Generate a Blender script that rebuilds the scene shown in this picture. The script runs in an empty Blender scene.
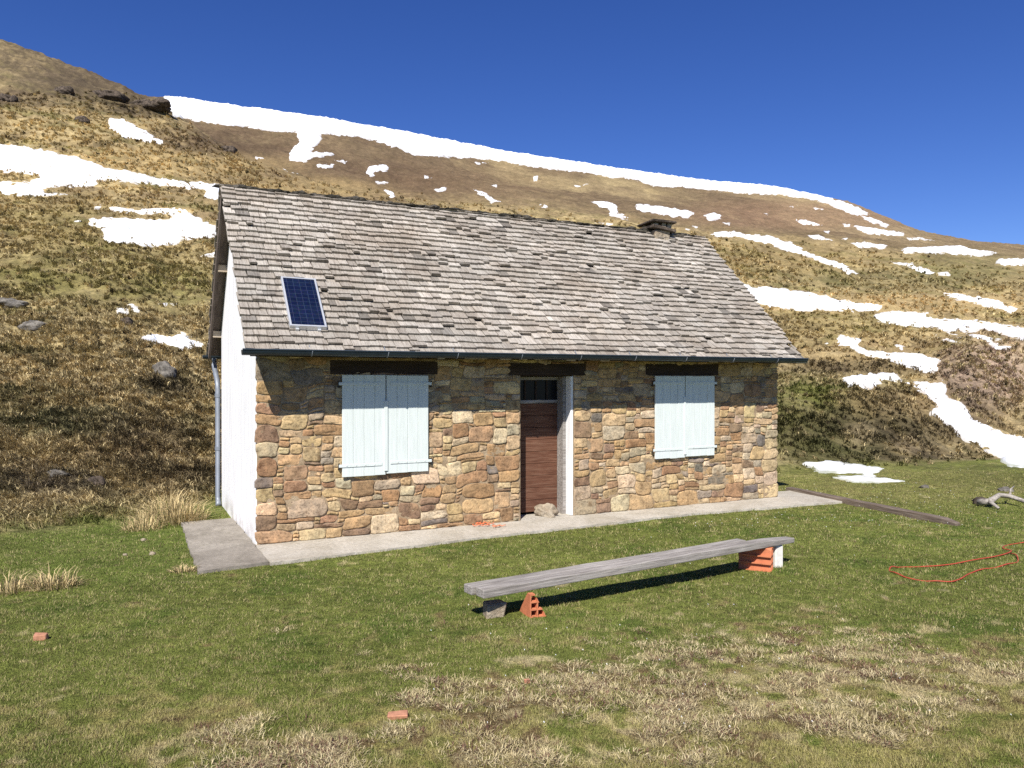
import bpy, bmesh, math, random
import numpy as np
from mathutils import Vector, Matrix

random.seed(7)
rng = np.random.default_rng(11)
sc = bpy.context.scene
COL = sc.collection
R = math.radians

# ------------------------------------------------------------------ camera model (used to turn photo pixels into places)
F, CX, HY, EYE = 780.0, 512.0, 380.0, 2.0
cam_d = bpy.data.cameras.new('camera')
cam = bpy.data.objects.new('camera', cam_d)
COL.objects.link(cam)
cam.location = (0, 0, EYE)
cam.rotation_euler = (R(90) - math.atan(4 / F), 0, 0)
cam_d.sensor_width = 36.0
cam_d.lens = 36.0 * F / 1024.0
cam_d.clip_start = 0.05
cam_d.clip_end = 5000
sc.camera = cam

# ------------------------------------------------------------------ vectorised noise
def _h(ix, iy, s):
    n = (ix.astype(np.int64) * 374761393 + iy.astype(np.int64) * 668265263 + s * 1442695041) & 0x7FFFFFFF
    n = ((n ^ (n >> 13)) * 1274126177) & 0x7FFFFFFF
    return ((n ^ (n >> 16)) & 0xFFFF) / 65535.0

def vn(x, y, s=0):
    x = np.asarray(x, float); y = np.asarray(y, float)
    fx = np.floor(x); fy = np.floor(y)
    tx = x - fx; ty = y - fy
    tx = tx * tx * tx * (tx * (tx * 6 - 15) + 10); ty = ty * ty * ty * (ty * (ty * 6 - 15) + 10)
    a = _h(fx, fy, s); b = _h(fx + 1, fy, s); c = _h(fx, fy + 1, s); d = _h(fx + 1, fy + 1, s)
    return ((a + (b - a) * tx) * (1 - ty) + (c + (d - c) * tx) * ty) * 2 - 1

def fbm(x, y, o=4, s=0, g=0.5):
    t = 0; a = 1; n = 0
    for k in range(o):
        c, q = math.cos(0.6 * k), math.sin(0.6 * k)
        t = t + a * vn((x * c - y * q) * 2 ** k + 17.3 * k, (x * q + y * c) * 2 ** k - 9.1 * k, s + 31 * k)
        n += a; a *= g
    return t / n

def sstep(a, b, x):
    t = np.clip((x - a) / (b - a), 0, 1)
    return t * t * (3 - 2 * t)

# ------------------------------------------------------------------ object helpers
def tag(o, label=None, cat=None, group=None, kind=None):
    if label: o['label'] = label
    if cat: o['category'] = cat
    if group: o['group'] = group
    if kind: o['kind'] = kind
    return o

def empty(name, loc=(0, 0, 0), rz=0.0):
    o = bpy.data.objects.new(name, None)
    COL.objects.link(o)
    o.location = loc; o.rotation_euler = (0, 0, rz)
    o.empty_display_size = 0.2
    return o

def fast_mesh(name, V, Q=None, T=None, cols=None, m=None, parent=None, smooth=False):
    """V (n,3); Q (k,4) quads, T (k,3) triangles; cols (n,3) -> point attribute 'tint'"""
    me = bpy.data.meshes.new(name)
    V = np.asarray(V, np.float32)
    parts, starts, n = [], [], 0
    for P, k in ((Q, 4), (T, 3)):
        if P is not None and len(P):
            P = np.asarray(P, np.int32)
            parts.append(P.ravel()); starts.append(np.arange(len(P), dtype=np.int32) * k + n); n += len(P) * k
    loops = np.concatenate(parts); st = np.concatenate(starts)
    me.vertices.add(len(V)); me.vertices.foreach_set('co', V.ravel())
    me.loops.add(len(loops)); me.loops.foreach_set('vertex_index', loops)
    me.polygons.add(len(st)); me.polygons.foreach_set('loop_start', st)
    if smooth: me.polygons.foreach_set('use_smooth', np.ones(len(st), bool))
    me.update(calc_edges=True)
    if cols is not None:
        at = me.attributes.new('tint', 'FLOAT_COLOR', 'POINT')
        at.data.foreach_set('color', np.concatenate([np.asarray(cols, np.float32), np.ones((len(V), 1), np.float32)], 1).ravel())
    o = bpy.data.objects.new(name, me)
    COL.objects.link(o)
    if m: me.materials.append(m)
    if parent: o.parent = parent
    return o

class MB:
    """collects shapes for ONE mesh"""
    def __init__(s): s.v = []; s.f = []; s.c = []
    def add(s, vs, fs, c=(1, 1, 1)):
        k = len(s.v)
        s.v += [tuple(p) for p in vs]; s.f += [tuple(i + k for i in f) for f in fs]; s.c += [c] * len(vs)
    def box(s, lo, hi, c=(1, 1, 1), M=None, jit=0.0):
        x0, y0, z0 = lo; x1, y1, z1 = hi
        vs = [Vector(p) for p in ((x0, y0, z0), (x1, y0, z0), (x1, y1, z0), (x0, y1, z0), (x0, y0, z1), (x1, y0, z1), (x1, y1, z1), (x0, y1, z1))]
        if jit: vs = [p + Vector([random.uniform(-jit, jit) for _ in range(3)]) for p in vs]
        if M: vs = [M @ p for p in vs]
        s.add(vs, ((0, 3, 2, 1), (4, 5, 6, 7), (0, 1, 5, 4), (1, 2, 6, 5), (2, 3, 7, 6), (3, 0, 4, 7)), c)
    def tube(s, pts, rad, n=8, c=(1, 1, 1), flat=1.0):
        pts = [Vector(p) for p in pts]
        rad = [rad] * len(pts) if not hasattr(rad, '__len__') else rad
        up = Vector((0, 0, 1)); vs = []
        for i, p in enumerate(pts):
            d = (pts[min(i + 1, len(pts) - 1)] - pts[max(i - 1, 0)]).normalized()
            a = d.cross(up)
            if a.length < 1e-3: a = d.cross(Vector((1, 0, 0)))
            a.normalize(); b = a.cross(d).normalized()
            for k in range(n):
                t = 2 * math.pi * k / n
                vs.append(p + (a * math.cos(t) + b * math.sin(t) * flat) * rad[i])
        fs = []
        for i in range(len(pts) - 1):
            for k in range(n):
                fs.append((i * n + k, i * n + (k + 1) % n, (i + 1) * n + (k + 1) % n, (i + 1) * n + k))
        fs.append(tuple(range(n - 1, -1, -1))); fs.append(tuple((len(pts) - 1) * n + k for k in range(n)))
        s.add(vs, fs, c)
    def build(s, name, m, parent=None, smooth=False, bevel=0.0, seg=1):
        me = bpy.data.meshes.new(name)
        me.from_pydata(s.v, [], s.f)
        me.update()
        at = me.attributes.new('tint', 'FLOAT_COLOR', 'POINT')
        at.data.foreach_set('color', [x for c in s.c for x in (*c, 1.0)])
        if smooth: me.polygons.foreach_set('use_smooth', [True] * len(me.polygons))
        me.materials.append(m)
        o = bpy.data.objects.new(name, me)
        COL.objects.link(o)
        if parent: o.parent = parent
        if bevel:
            b = o.modifiers.new('bevel', 'BEVEL'); b.width = bevel; b.segments = seg; b.limit_method = 'ANGLE'
        return o

# ------------------------------------------------------------------ materials
class N:
    def __init__(s, name):
        s.m = bpy.data.materials.new(name); s.m.use_nodes = True
        s.t = s.m.node_tree; s.b = s.t.nodes['Principled BSDF']; s.b.inputs['Specular IOR Level'].default_value = 0.25
    def n(s, k, **kw):
        o = s.t.nodes.new(k)
        for a, v in kw.items(): setattr(o, a, v)
        return o
    def l(s, a, b): s.t.links.new(a, b)
    def coord(s, scale=(1, 1, 1), kind='Object'):
        tc = s.n('ShaderNodeTexCoord'); mp = s.n('ShaderNodeMapping')
        mp.inputs['Scale'].default_value = scale
        s.l(tc.outputs[kind], mp.inputs['Vector']); return mp.outputs[0]
    def noise(s, scale, detail=4, rough=0.55, vec=None, dist=0.0):
        o = s.n('ShaderNodeTexNoise')
        o.inputs['Scale'].default_value = scale; o.inputs['Detail'].default_value = detail
        o.inputs['Roughness'].default_value = rough; o.inputs['Distortion'].default_value = dist
        if vec: s.l(vec, o.inputs['Vector'])
        return o.outputs['Fac']
    def ramp(s, fac, stops):
        o = s.n('ShaderNodeValToRGB'); e = o.color_ramp.elements
        while len(e) < len(stops): e.new(0.5)
        for q, (p, c) in zip(e, stops):
            q.position = p; q.color = (*c, 1) if len(c) == 3 else c
        s.l(fac, o.inputs[0]); return o.outputs[0]
    def grey(s, fac, p0, v0, p1, v1): return s.ramp(fac, [(p0, (v0,) * 3), (p1, (v1,) * 3)])
    def mix(s, a, b, fac=1.0, mode='MULTIPLY'):
        o = s.n('ShaderNodeMix', data_type='RGBA', blend_type=mode)
        for v, i in ((fac, 0), (a, 6), (b, 7)):
            if hasattr(v, 'is_output') or isinstance(v, bpy.types.NodeSocket): s.l(v, o.inputs[i])
            else: o.inputs[i].default_value = v if i == 0 else (*v, 1)
        return o.outputs[2]
    def attr(s): return s.n('ShaderNodeAttribute', attribute_name='tint').outputs['Color']
    def base(s, c, rough=0.8):
        if isinstance(c, bpy.types.NodeSocket): s.l(c, s.b.inputs['Base Color'])
        else: s.b.inputs['Base Color'].default_value = (*c, 1)
        s.b.inputs['Roughness'].default_value = rough
    def bump(s, h, strength=0.5, dist=0.02):
        o = s.n('ShaderNodeBump'); o.inputs['Strength'].default_value = strength; o.inputs['Distance'].default_value = dist
        s.l(h, o.inputs['Height']); s.l(o.outputs[0], s.b.inputs['Normal'])

def m_ground():
    a = N('ground'); v = a.coord()
    n1 = a.noise(1.3, 5, .6, v); n2 = a.noise(9, 5, .65, v); n3 = a.noise(60, 3, .6, v)
    n0 = a.noise(.22, 6, .68, v)
    c = a.mix(a.attr(), a.grey(n1, .3, .82, .7, 1.25)); c = a.mix(c, a.grey(n0, .35, .78, .65, 1.2))
    c = a.mix(c, a.ramp(n2, [(.32, (.55, .53, .5)), (.48, (1, 1, 1)), (.66, (1.4, 1.36, 1.28))]))
    c = a.mix(c, a.grey(n3, .3, .7, .7, 1.25))
    a.base(c, .95); a.b.inputs['Specular IOR Level'].default_value = 0.1
    a.bump(a.mix(n2, n3, .4, 'MIX'), .9, .08)
    return a.m
def m_blade(transl=.25):
    a = N('grass'); a.base(a.attr(), .75); a.b.inputs['Specular IOR Level'].default_value = 0.12
    tr = a.n('ShaderNodeBsdfTranslucent'); a.l(a.attr(), tr.inputs['Color'])
    mx = a.n('ShaderNodeMixShader'); mx.inputs[0].default_value = transl
    out = a.t.nodes['Material Output']
    a.l(a.b.outputs[0], mx.inputs[1]); a.l(tr.outputs[0], mx.inputs[2]); a.l(mx.outputs[0], out.inputs['Surface'])
    return a.m
def m_snow():
    a = N('snow'); v = a.coord()
    n1 = a.noise(1.2, 5, .6, v); n2 = a.noise(14, 4, .6, v)
    a.base(a.mix(a.attr(), a.grey(n1, .3, .9, .7, 1.0)), .6); a.bump(a.mix(n1, n2, .25, 'MIX'), .5, .15)
    return a.m
def m_stone():
    a = N('rubble_stone'); v = a.coord()
    n1 = a.noise(7, 6, .62, v, .4); n2 = a.noise(38, 5, .65, v); n3 = a.noise(3.1, 3, .5, v)
    c = a.mix(a.attr(), a.ramp(n1, [(.28, (.5, .43, .38)), (.46, (.92, .9, .87)), (.7, (1.42, 1.32, 1.2))]))
    c = a.mix(c, a.ramp(n2, [(.34, (.5, .46, .43)), (.46, (.95, .95, .95)), (.68, (1.2, 1.18, 1.15))]))
    c = a.mix(c, (.38, .255, .13), a.grey(n3, .5, 0, .72, .3), 'MIX')
    a.base(c, .9); a.bump(a.mix(n1, n2, .5, 'MIX'), .8, .02)
    return a.m
def m_mortar():
    a = N('lime_mortar'); v = a.coord(); n1 = a.noise(5, 5, .6, v); n2 = a.noise(70, 4, .7, v)
    c = a.ramp(n1, [(.3, (.25, .18, .11)), (.55, (.36, .27, .17)), (.75, (.44, .35, .235))])
    c = a.mix(c, a.grey(n2, .3, .65, .7, 1.2)); a.base(c, .95); a.bump(n2, .7, .01)
    return a.m
def m_white_render():
    a = N('white_render'); v = a.coord(); n1 = a.noise(2.2, 5, .6, v); n2 = a.noise(55, 4, .6, v)
    sx = a.n('ShaderNodeSeparateXYZ'); tc = a.n('ShaderNodeTexCoord'); a.l(tc.outputs['Object'], sx.inputs[0])
    low = a.n('ShaderNodeMapRange'); low.inputs['From Min'].default_value = .02; low.inputs['From Max'].default_value = .28
    low.inputs['To Min'].default_value = .75; low.inputs['To Max'].default_value = 0
    a.l(sx.outputs['Z'], low.inputs['Value'])
    c = a.mix((.84, .83, .82), a.grey(n1, .3, .95, .7, 1.0))
    fac = a.n('ShaderNodeMath', operation='MULTIPLY'); a.l(low.outputs[0], fac.inputs[0]); a.l(a.grey(n1, .45, 0, .62, 1), fac.inputs[1])
    c = a.mix(c, (.42, .38, .33), fac.outputs[0], 'MIX')
    st = a.noise(2.0, 5, .6, a.coord((3, 9, .5))); c = a.mix(c, a.grey(st, .36, .86, .52, 1.0))
    a.base(c, .9); a.bump(n2, .12, .008); return a.m
def m_shingle():
    a = N('weathered_shingle'); v = a.coord((26, 1.6, 1.6)); v2 = a.coord()
    n1 = a.noise(3, 5, .65, v); n2 = a.noise(1.1, 4, .6, v2); n3 = a.noise(45, 3, .6, v2)
    c = a.mix(a.attr(), a.ramp(n1, [(.3, (.55, .5, .46)), (.5, (1, .98, .96)), (.7, (1.22, 1.2, 1.18))]))
    c = a.mix(c, a.ramp(n2, [(.3, (.82, .76, .7)), (.6, (1.06, 1.05, 1.04))]))
    c = a.mix(c, a.grey(n3, .3, .8, .7, 1.12))
    a.base(c, .85); a.bump(n1, .6, .012); return a.m
def m_wood(name, dark, mid, light, scale=(1.2, 22, 22), rough=.8, bump=.5, use_attr=False):
    a = N(name); v = a.coord(scale); n1 = a.noise(2.2, 6, .68, v, .3); n2 = a.noise(1.2, 4, .6, a.coord())
    c = a.ramp(n1, [(.28, dark), (.48, mid), (.72, light)])
    c = a.mix(c, a.grey(n2, .3, .78, .7, 1.12))
    if use_attr: c = a.mix(c, a.attr())
    a.base(c, rough); a.bump(n1, bump, .01); return a.m
def m_plain(name, c, rough=.6, metal=0.0, var=.15, nscale=8, bump=.15, spec=.3):
    a = N(name); n1 = a.noise(nscale, 5, .6, a.coord())
    a.base(a.mix(c, a.grey(n1, .3, 1 - var, .7, 1 + var)), rough)
    a.b.inputs['Metallic'].default_value = metal; a.b.inputs['Specular IOR Level'].default_value = spec
    if bump: a.bump(n1, bump, .01)
    return a.m
def m_concrete(name, c, c2):
    a = N(name); v = a.coord(); n1 = a.noise(1.6, 6, .65, v, .5); n2 = a.noise(22, 5, .7, v); n3 = a.noise(160, 3, .6, v)
    q = a.mix(c2, c, a.grey(n1, .36, 0, .6, 1), 'MIX')
    q = a.mix(q, a.grey(n2, .3, .72, .65, 1.1)); q = a.mix(q, a.grey(n3, .3, .75, .7, 1.15))
    n4 = a.noise(3.4, 6, .75, v, .8); q = a.mix(q, (.10, .095, .05), a.grey(n4, .58, 0, .74, .65), 'MIX')
    a.base(q, .92); a.bump(a.mix(n2, n3, .5, 'MIX'), .6, .012); return a.m
def m_rock(name='lichen_rock', c=(.16, .15, .14), c2=(.34, .32, .29)):
    a = N(name); v = a.coord(); n1 = a.noise(3, 6, .65, v, .5); n2 = a.noise(20, 5, .7, v)
    q = a.mix(c, c2, a.grey(n1, .42, 0, .62, 1), 'MIX'); q = a.mix(q, a.grey(n2, .3, .55, .7, 1.3))
    a.base(q, .92); a.bump(a.mix(n1, n2, .5, 'MIX'), .9, .05); return a.m
def m_cells():
    a = N('solar_cells')
    br = a.n('ShaderNodeTexBrick'); br.offset = 0; br.squash = 1
    br.inputs['Scale'].default_value = 1.0; br.inputs['Brick Width'].default_value = .078; br.inputs['Row Height'].default_value = .078
    br.inputs['Mortar Size'].default_value = .0035; br.inputs['Mortar Smooth'].default_value = .2
    br.inputs['Color1'].default_value = (.004, .008, .030, 1); br.inputs['Color2'].default_value = (.008, .014, .042, 1); br.inputs['Mortar'].default_value = (.03, .04, .075, 1)
    a.l(a.coord(), br.inputs['Vector'])
    vo = a.n('ShaderNodeTexVoronoi'); vo.inputs['Scale'].default_value = 60; a.l(a.coord(), vo.inputs['Vector'])
    c = a.mix(br.outputs['Color'], a.mix(vo.outputs['Color'], (1, 1, 1), .5, 'MIX'), .8)
    a.base(c, .28); a.b.inputs['Specular IOR Level'].default_value = .4
    return a.m
def m_paint_shutter():
    a = N('pale_blue_paint'); v = a.coord((18, 18, 1.2)); n1 = a.noise(2.5, 6, .7, v); n2 = a.noise(30, 4, .6, a.coord())
    c = a.mix((.61, .66, .635), a.grey(n1, .3, .9, .65, 1.04)); c = a.mix(c, (.36, .33, .29), a.grey(a.noise(6, 6, .75, v), .62, 0, .72, .55), 'MIX'); c = a.mix(c, (.38, .36, .33), a.grey(n2, .68, 0, .78, .5), 'MIX')
    a.base(c, .55); a.bump(n1, .25, .006); return a.m

GROUND = m_ground(); BLADE = m_blade(.25); DRY = m_blade(.15); SNOW = m_snow()
STONE = m_stone(); MORTAR = m_mortar(); WHITE = m_white_render(); SHINGLE = m_shingle()
OLDWOOD = m_wood('grey_weathered_wood', (.11, .095, .085), (.27, .245, .22), (.44, .41, .375), bump=.8)
DARKWOOD = m_wood('dark_brown_wood', (.018, .011, .008), (.035, .022, .016), (.06, .04, .03))
DOORWOOD = m_wood('red_brown_door_wood', (.06, .025, .015), (.125, .053, .03), (.20, .115, .075), scale=(1.5, 8, 26))
SOFFIT = m_wood('soffit_wood', (.07, .055, .045), (.13, .1, .08), (.2, .16, .13), scale=(8, 2, 2))
PALEWOOD = m_wood('pale_wood', (.3, .24, .17), (.42, .34, .25), (.52, .45, .36))
BEAMWOOD = m_wood('brown_beam_wood', (.06, .045, .035), (.14, .105, .08), (.24, .2, .16))
ZINC = m_plain('slate_grey_zinc', (.035, .05, .065), .42, .35, .2, 4)
PIPE = m_plain('grey_zinc_pipe', (.2, .22, .25), .5, .3, .15, 5)
ALU = m_plain('aluminium_frame', (.6, .62, .64), .4, .5, .08, 10)
PAINT = m_paint_shutter()
IRON = m_plain('dark_iron', (.03, .028, .027), .6, .3)
GLASS = m_plain('dark_glass', (.012, .012, .014), .25, 0, .1, 3, 0, .12)
PALECONC = m_concrete('pale_concrete', (.50, .46, .39), (.39, .35, .28))
GREYCONC = m_concrete('grey_concrete', (.33, .295, .245), (.21, .185, .15))
TERRA = m_plain('terracotta', (.50, .17, .08), .85, 0, .18, 14, .3)
OLDTERRA = m_plain('faded_terracotta', (.42, .2, .12), .9, 0, .25, 30, .3)
WBLOCK = m_plain('white_block', (.62, .6, .55), .9, 0, .12, 20, .3)
ROCK = m_rock('lichen_rock', (.09, .082, .07), (.23, .21, .18)); DARKROCK = m_rock('dark_rock', (.04, .031, .024), (.13, .1, .075)); TANROCK = m_rock('tan_rock', (.27, .215, .15), (.42, .36, .27))
CELLS = m_cells(); REDCORD = m_plain('red_cord', (.36, .055, .03), .6, 0, .2, 20, 0)
ORANGE = m_plain('orange_plastic', (.62, .17, .07), .6, 0, .2, 20, 0)
DRIFT = m_wood('bleached_wood', (.12, .105, .09), (.28, .25, .215), (.44, .405, .36), scale=(3, 12, 12))
DAISY = m_plain('white_petals', (.8, .8, .78), .8, 0, .05, 10, 0)
MOSS = m_rock('ridge_moss', (.03, .027, .02), (.1, .088, .07))

# ------------------------------------------------------------------ terrain: heights along sight lines -> one real heightfield
TAB = {
 -300: (9.0, [(11, 470), (14, 390), (20, 310), (40, 190), (80, 90), (150, -20), (200, 20), (330, 70)]),
 0: (10.6, [(12.3, 495), (14, 455), (17, 402), (22, 350), (30, 303), (45, 242), (65, 195), (90, 150), (120, 95), (150, 38), (200, 75), (330, 100)]),
 60: (10.9, [(12.8, 490), (14.5, 448), (17.5, 401), (22.5, 350), (31, 301), (46, 241), (66, 195), (92, 150), (122, 103), (150, 62), (200, 90), (330, 101)]),
 120: (11.3, [(13.3, 485), (15.3, 440), (18.4, 398), (23.6, 349), (32.5, 299), (48, 241), (68, 196), (94, 154), (124, 116), (150, 87), (200, 110), (330, 102)]),
 170: (12.0, [(14.2, 478), (17, 432), (20.4, 393), (26, 345), (36, 295), (50, 245), (70, 200), (95, 162), (125, 131), (150, 110), (180, 126), (330, 104)]),
 240: (14.0, [(18, 440), (22, 390), (30, 330), (45, 265), (70, 210), (95, 182), (130, 157), (165, 164), (330, 112)]),
 320: (15.8, [(20, 430), (26, 370), (40, 290), (60, 235), (90, 202), (120, 187), (160, 189), (330, 121)]),
 400: (16.2, [(20, 440), (26, 380), (40, 300), (65, 240), (100, 210), (140, 198), (180, 191), (330, 133)]),
 500: (16.6, [(20, 450), (26, 400), (40, 320), (70, 250), (110, 222), (160, 203), (230, 183), (340, 151.5)]),
 600: (17.0, [(20, 455), (26, 410), (40, 335), (70, 268), (110, 238), (160, 218), (230, 195), (345, 167)]),
 700: (17.0, [(20, 455), (26, 408), (40, 345), (70, 282), (110, 250), (160, 231), (230, 208), (345, 181.5)]),
 780: (17.2, [(19, 448), (22, 405), (25, 385), (28, 381), (40, 350), (60, 308), (90, 280), (130, 256), (200, 230), (345, 189)]),
 850: (18.0, [(19.5, 450), (22, 412), (24.5, 388), (27, 384), (32, 372), (45, 340), (65, 310), (95, 285), (135, 258), (200, 234), (340, 203)]),
 920: (18.8, [(20.3, 454), (22.5, 428), (25, 408), (27, 400), (32, 380), (45, 345), (65, 322), (95, 295), (140, 262), (200, 247), (320, 233)]),
 970: (19.6, [(21, 460), (24, 441), (28, 418), (31, 385), (33, 352), (45, 338), (65, 322), (95, 300), (140, 272), (200, 252), (290, 241)]),
 1024: (20.6, [(22, 465), (25, 447), (29, 428), (31.5, 390), (34, 346), (45, 338), (65, 326), (95, 305), (140, 280), (200, 256), (270, 246)]),
 1100: (21.0, [(22.5, 465), (26, 442), (30, 415), (33, 380), (36, 346), (65, 326), (140, 285), (260, 256)]),
 1500: (21.0, [(23, 440), (30, 400), (40, 370), (70, 345), (140, 315), (250, 285)]),
}
LY = np.linspace(math.log(6.0), math.log(900.0), 700)
cols_px = sorted(TAB)
def _col(px):
    yb, pts = TAB[px]
    ys = [math.log(6.0), math.log(yb)] + [math.log(a) for a, b in pts] + [math.log(480), math.log(900)]
    zs = [-0.035, -0.03] + [EYE + (HY - b) / F * a for a, b in pts]
    zs += [zs[-1] - 12, zs[-1] - 60]
    return np.interp(LY, ys, zs)
RAW = np.stack([_col(p) for p in cols_px])
PXG = np.arange(-300, 1501, 6.0)
GRID = np.stack([np.interp(PXG, cols_px, RAW[:, j]) for j in range(RAW.shape[1])], 1)
def _sm(A, ax, k):
    ker = np.hanning(k + 2)[1:-1]; ker /= ker.sum()
    pad = [(0, 0), (0, 0)]; pad[ax] = (k // 2, k // 2)
    B = np.pad(A, pad, 'edge')
    return np.apply_along_axis(lambda r: np.convolve(r, ker, 'valid'), ax, B)
GRID = _sm(_sm(GRID, 0, 5), 1, 7)
YB = np.interp(PXG, cols_px, [TAB[p][0] for p in cols_px])

HX, HYW = -3.1030303, 9.45454545                       # front left corner of the hut
UA = R(26.938); Uu = (math.cos(UA), math.sin(UA)); Vv = (-math.sin(UA), math.cos(UA))
def uv_of(X, Y):
    return (X - HX) * Uu[0] + (Y - HYW) * Uu[1], (X - HX) * Vv[0] + (Y - HYW) * Vv[1]
def xy_of(u, v): return HX + u * Uu[0] + v * Vv[0], HYW + u * Uu[1] + v * Vv[1]

def lawn_z(X, Y):
    z = -0.032 + 0.36 * sstep(8.6, 0.3, Y)
    z = z + 0.02 * fbm(X * .5, Y * .5, 2, 5) * sstep(0.3, 2, np.abs(uv_of(X, Y)[1] + .4))
    z = z - 0.05 * sstep(-3.6, -5.5, X) * sstep(9.8, 8, Y)
    return z

def terr(X, Y, detail=True):
    X = np.asarray(X, float); Y = np.asarray(Y, float)
    Yc = np.maximum(Y, 3.0)
    px = np.clip(CX + F * X / Yc, -299, 1499)
    ly = np.clip(np.log(np.maximum(Y, 6.01)), LY[0], LY[-1] - 1e-6)
    fi = (px - PXG[0]) / 6.0; i = np.clip(fi.astype(int), 0, len(PXG) - 2); a = fi - i
    fj = (ly - LY[0]) / (LY[1] - LY[0]); j = np.clip(fj.astype(int), 0, len(LY) - 2); b = fj - j
    H = (GRID[i, j] * (1 - a) + GRID[i + 1, j] * a) * (1 - b) + (GRID[i, j + 1] * (1 - a) + GRID[i + 1, j + 1] * a) * b
    yb = np.interp(px, PXG, YB)
    L = lawn_z(X, Y)
    w = sstep(-1.2, .6, Y - yb)
    z = L * (1 - w) + H * w
    if detail:
        hill = sstep(0, 3.5, Y - yb)
        far = np.clip(Y / 60, 0.12, 1.6)
        z = z + hill * (0.27 * fbm(X * .9, Y * .9, 4, 1) * np.minimum(1, Y / 14) + 0.11 * fbm(X * 2.9, Y * 2.9, 3, 2))
        z = z + hill * sstep(18, 60, Y) * 0.55 * far * fbm(X * .16, Y * .16, 5, 3, .55)
        # tussocky terraces running across the slope
        z = z + hill * sstep(14, 40, Y) * 0.17 * far * (1 - np.abs(vn(X * .35 + .7 * vn(X * .1, Y * .1, 9), Y * .55, 8))) ** 2
        z = z + 0.012 * fbm(X * 2.2, Y * 2.2, 3, 4) * (1 - hill)
    return z, yb

def at(px, py, ymin=4.0, ymax=500.0):
    """place on the terrain seen at a photo pixel"""
    Y = np.exp(np.linspace(math.log(ymin), math.log(ymax), 3000)); X = (px - CX) / F * Y
    z = terr(X, Y)[0]; ray = EYE - (py - HY) / F * Y
    k = np.argmax(z >= ray)
    return Vector((X[k], Y[k], z[k]))

# grid of the ground sheet
ac = np.concatenate([np.linspace(-1.7, -.78, 90, endpoint=False), np.linspace(-.78, .78, 820), np.linspace(.78, 1.7, 91)[1:]])
yr = np.concatenate([[-900, -200, -40, -8, 0, 1.5], np.exp(np.linspace(math.log(2.6), math.log(800), 1000))])
AA, YY = np.meshgrid(ac, yr)
S = np.where(YY > 0, YY + 3, 3 - YY * 1.0)
XX = AA * S
ZZ, YBV = terr(XX, YY)
nr, nc = XX.shape
PX = np.where(YY > 1, CX + F * XX / np.maximum(YY, 1), 0); PY = np.where(YY > 1, HY + F * (EYE - ZZ) / np.maximum(YY, 1), 2000)

# visibility along sight lines (columns are nearly sight lines at distance)
runmin = np.minimum.accumulate(PY, 0)
vis = PY <= runmin + 1.5
vis[:-3] |= vis[3:]; vis[3:] |= vis[:-3]

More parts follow.
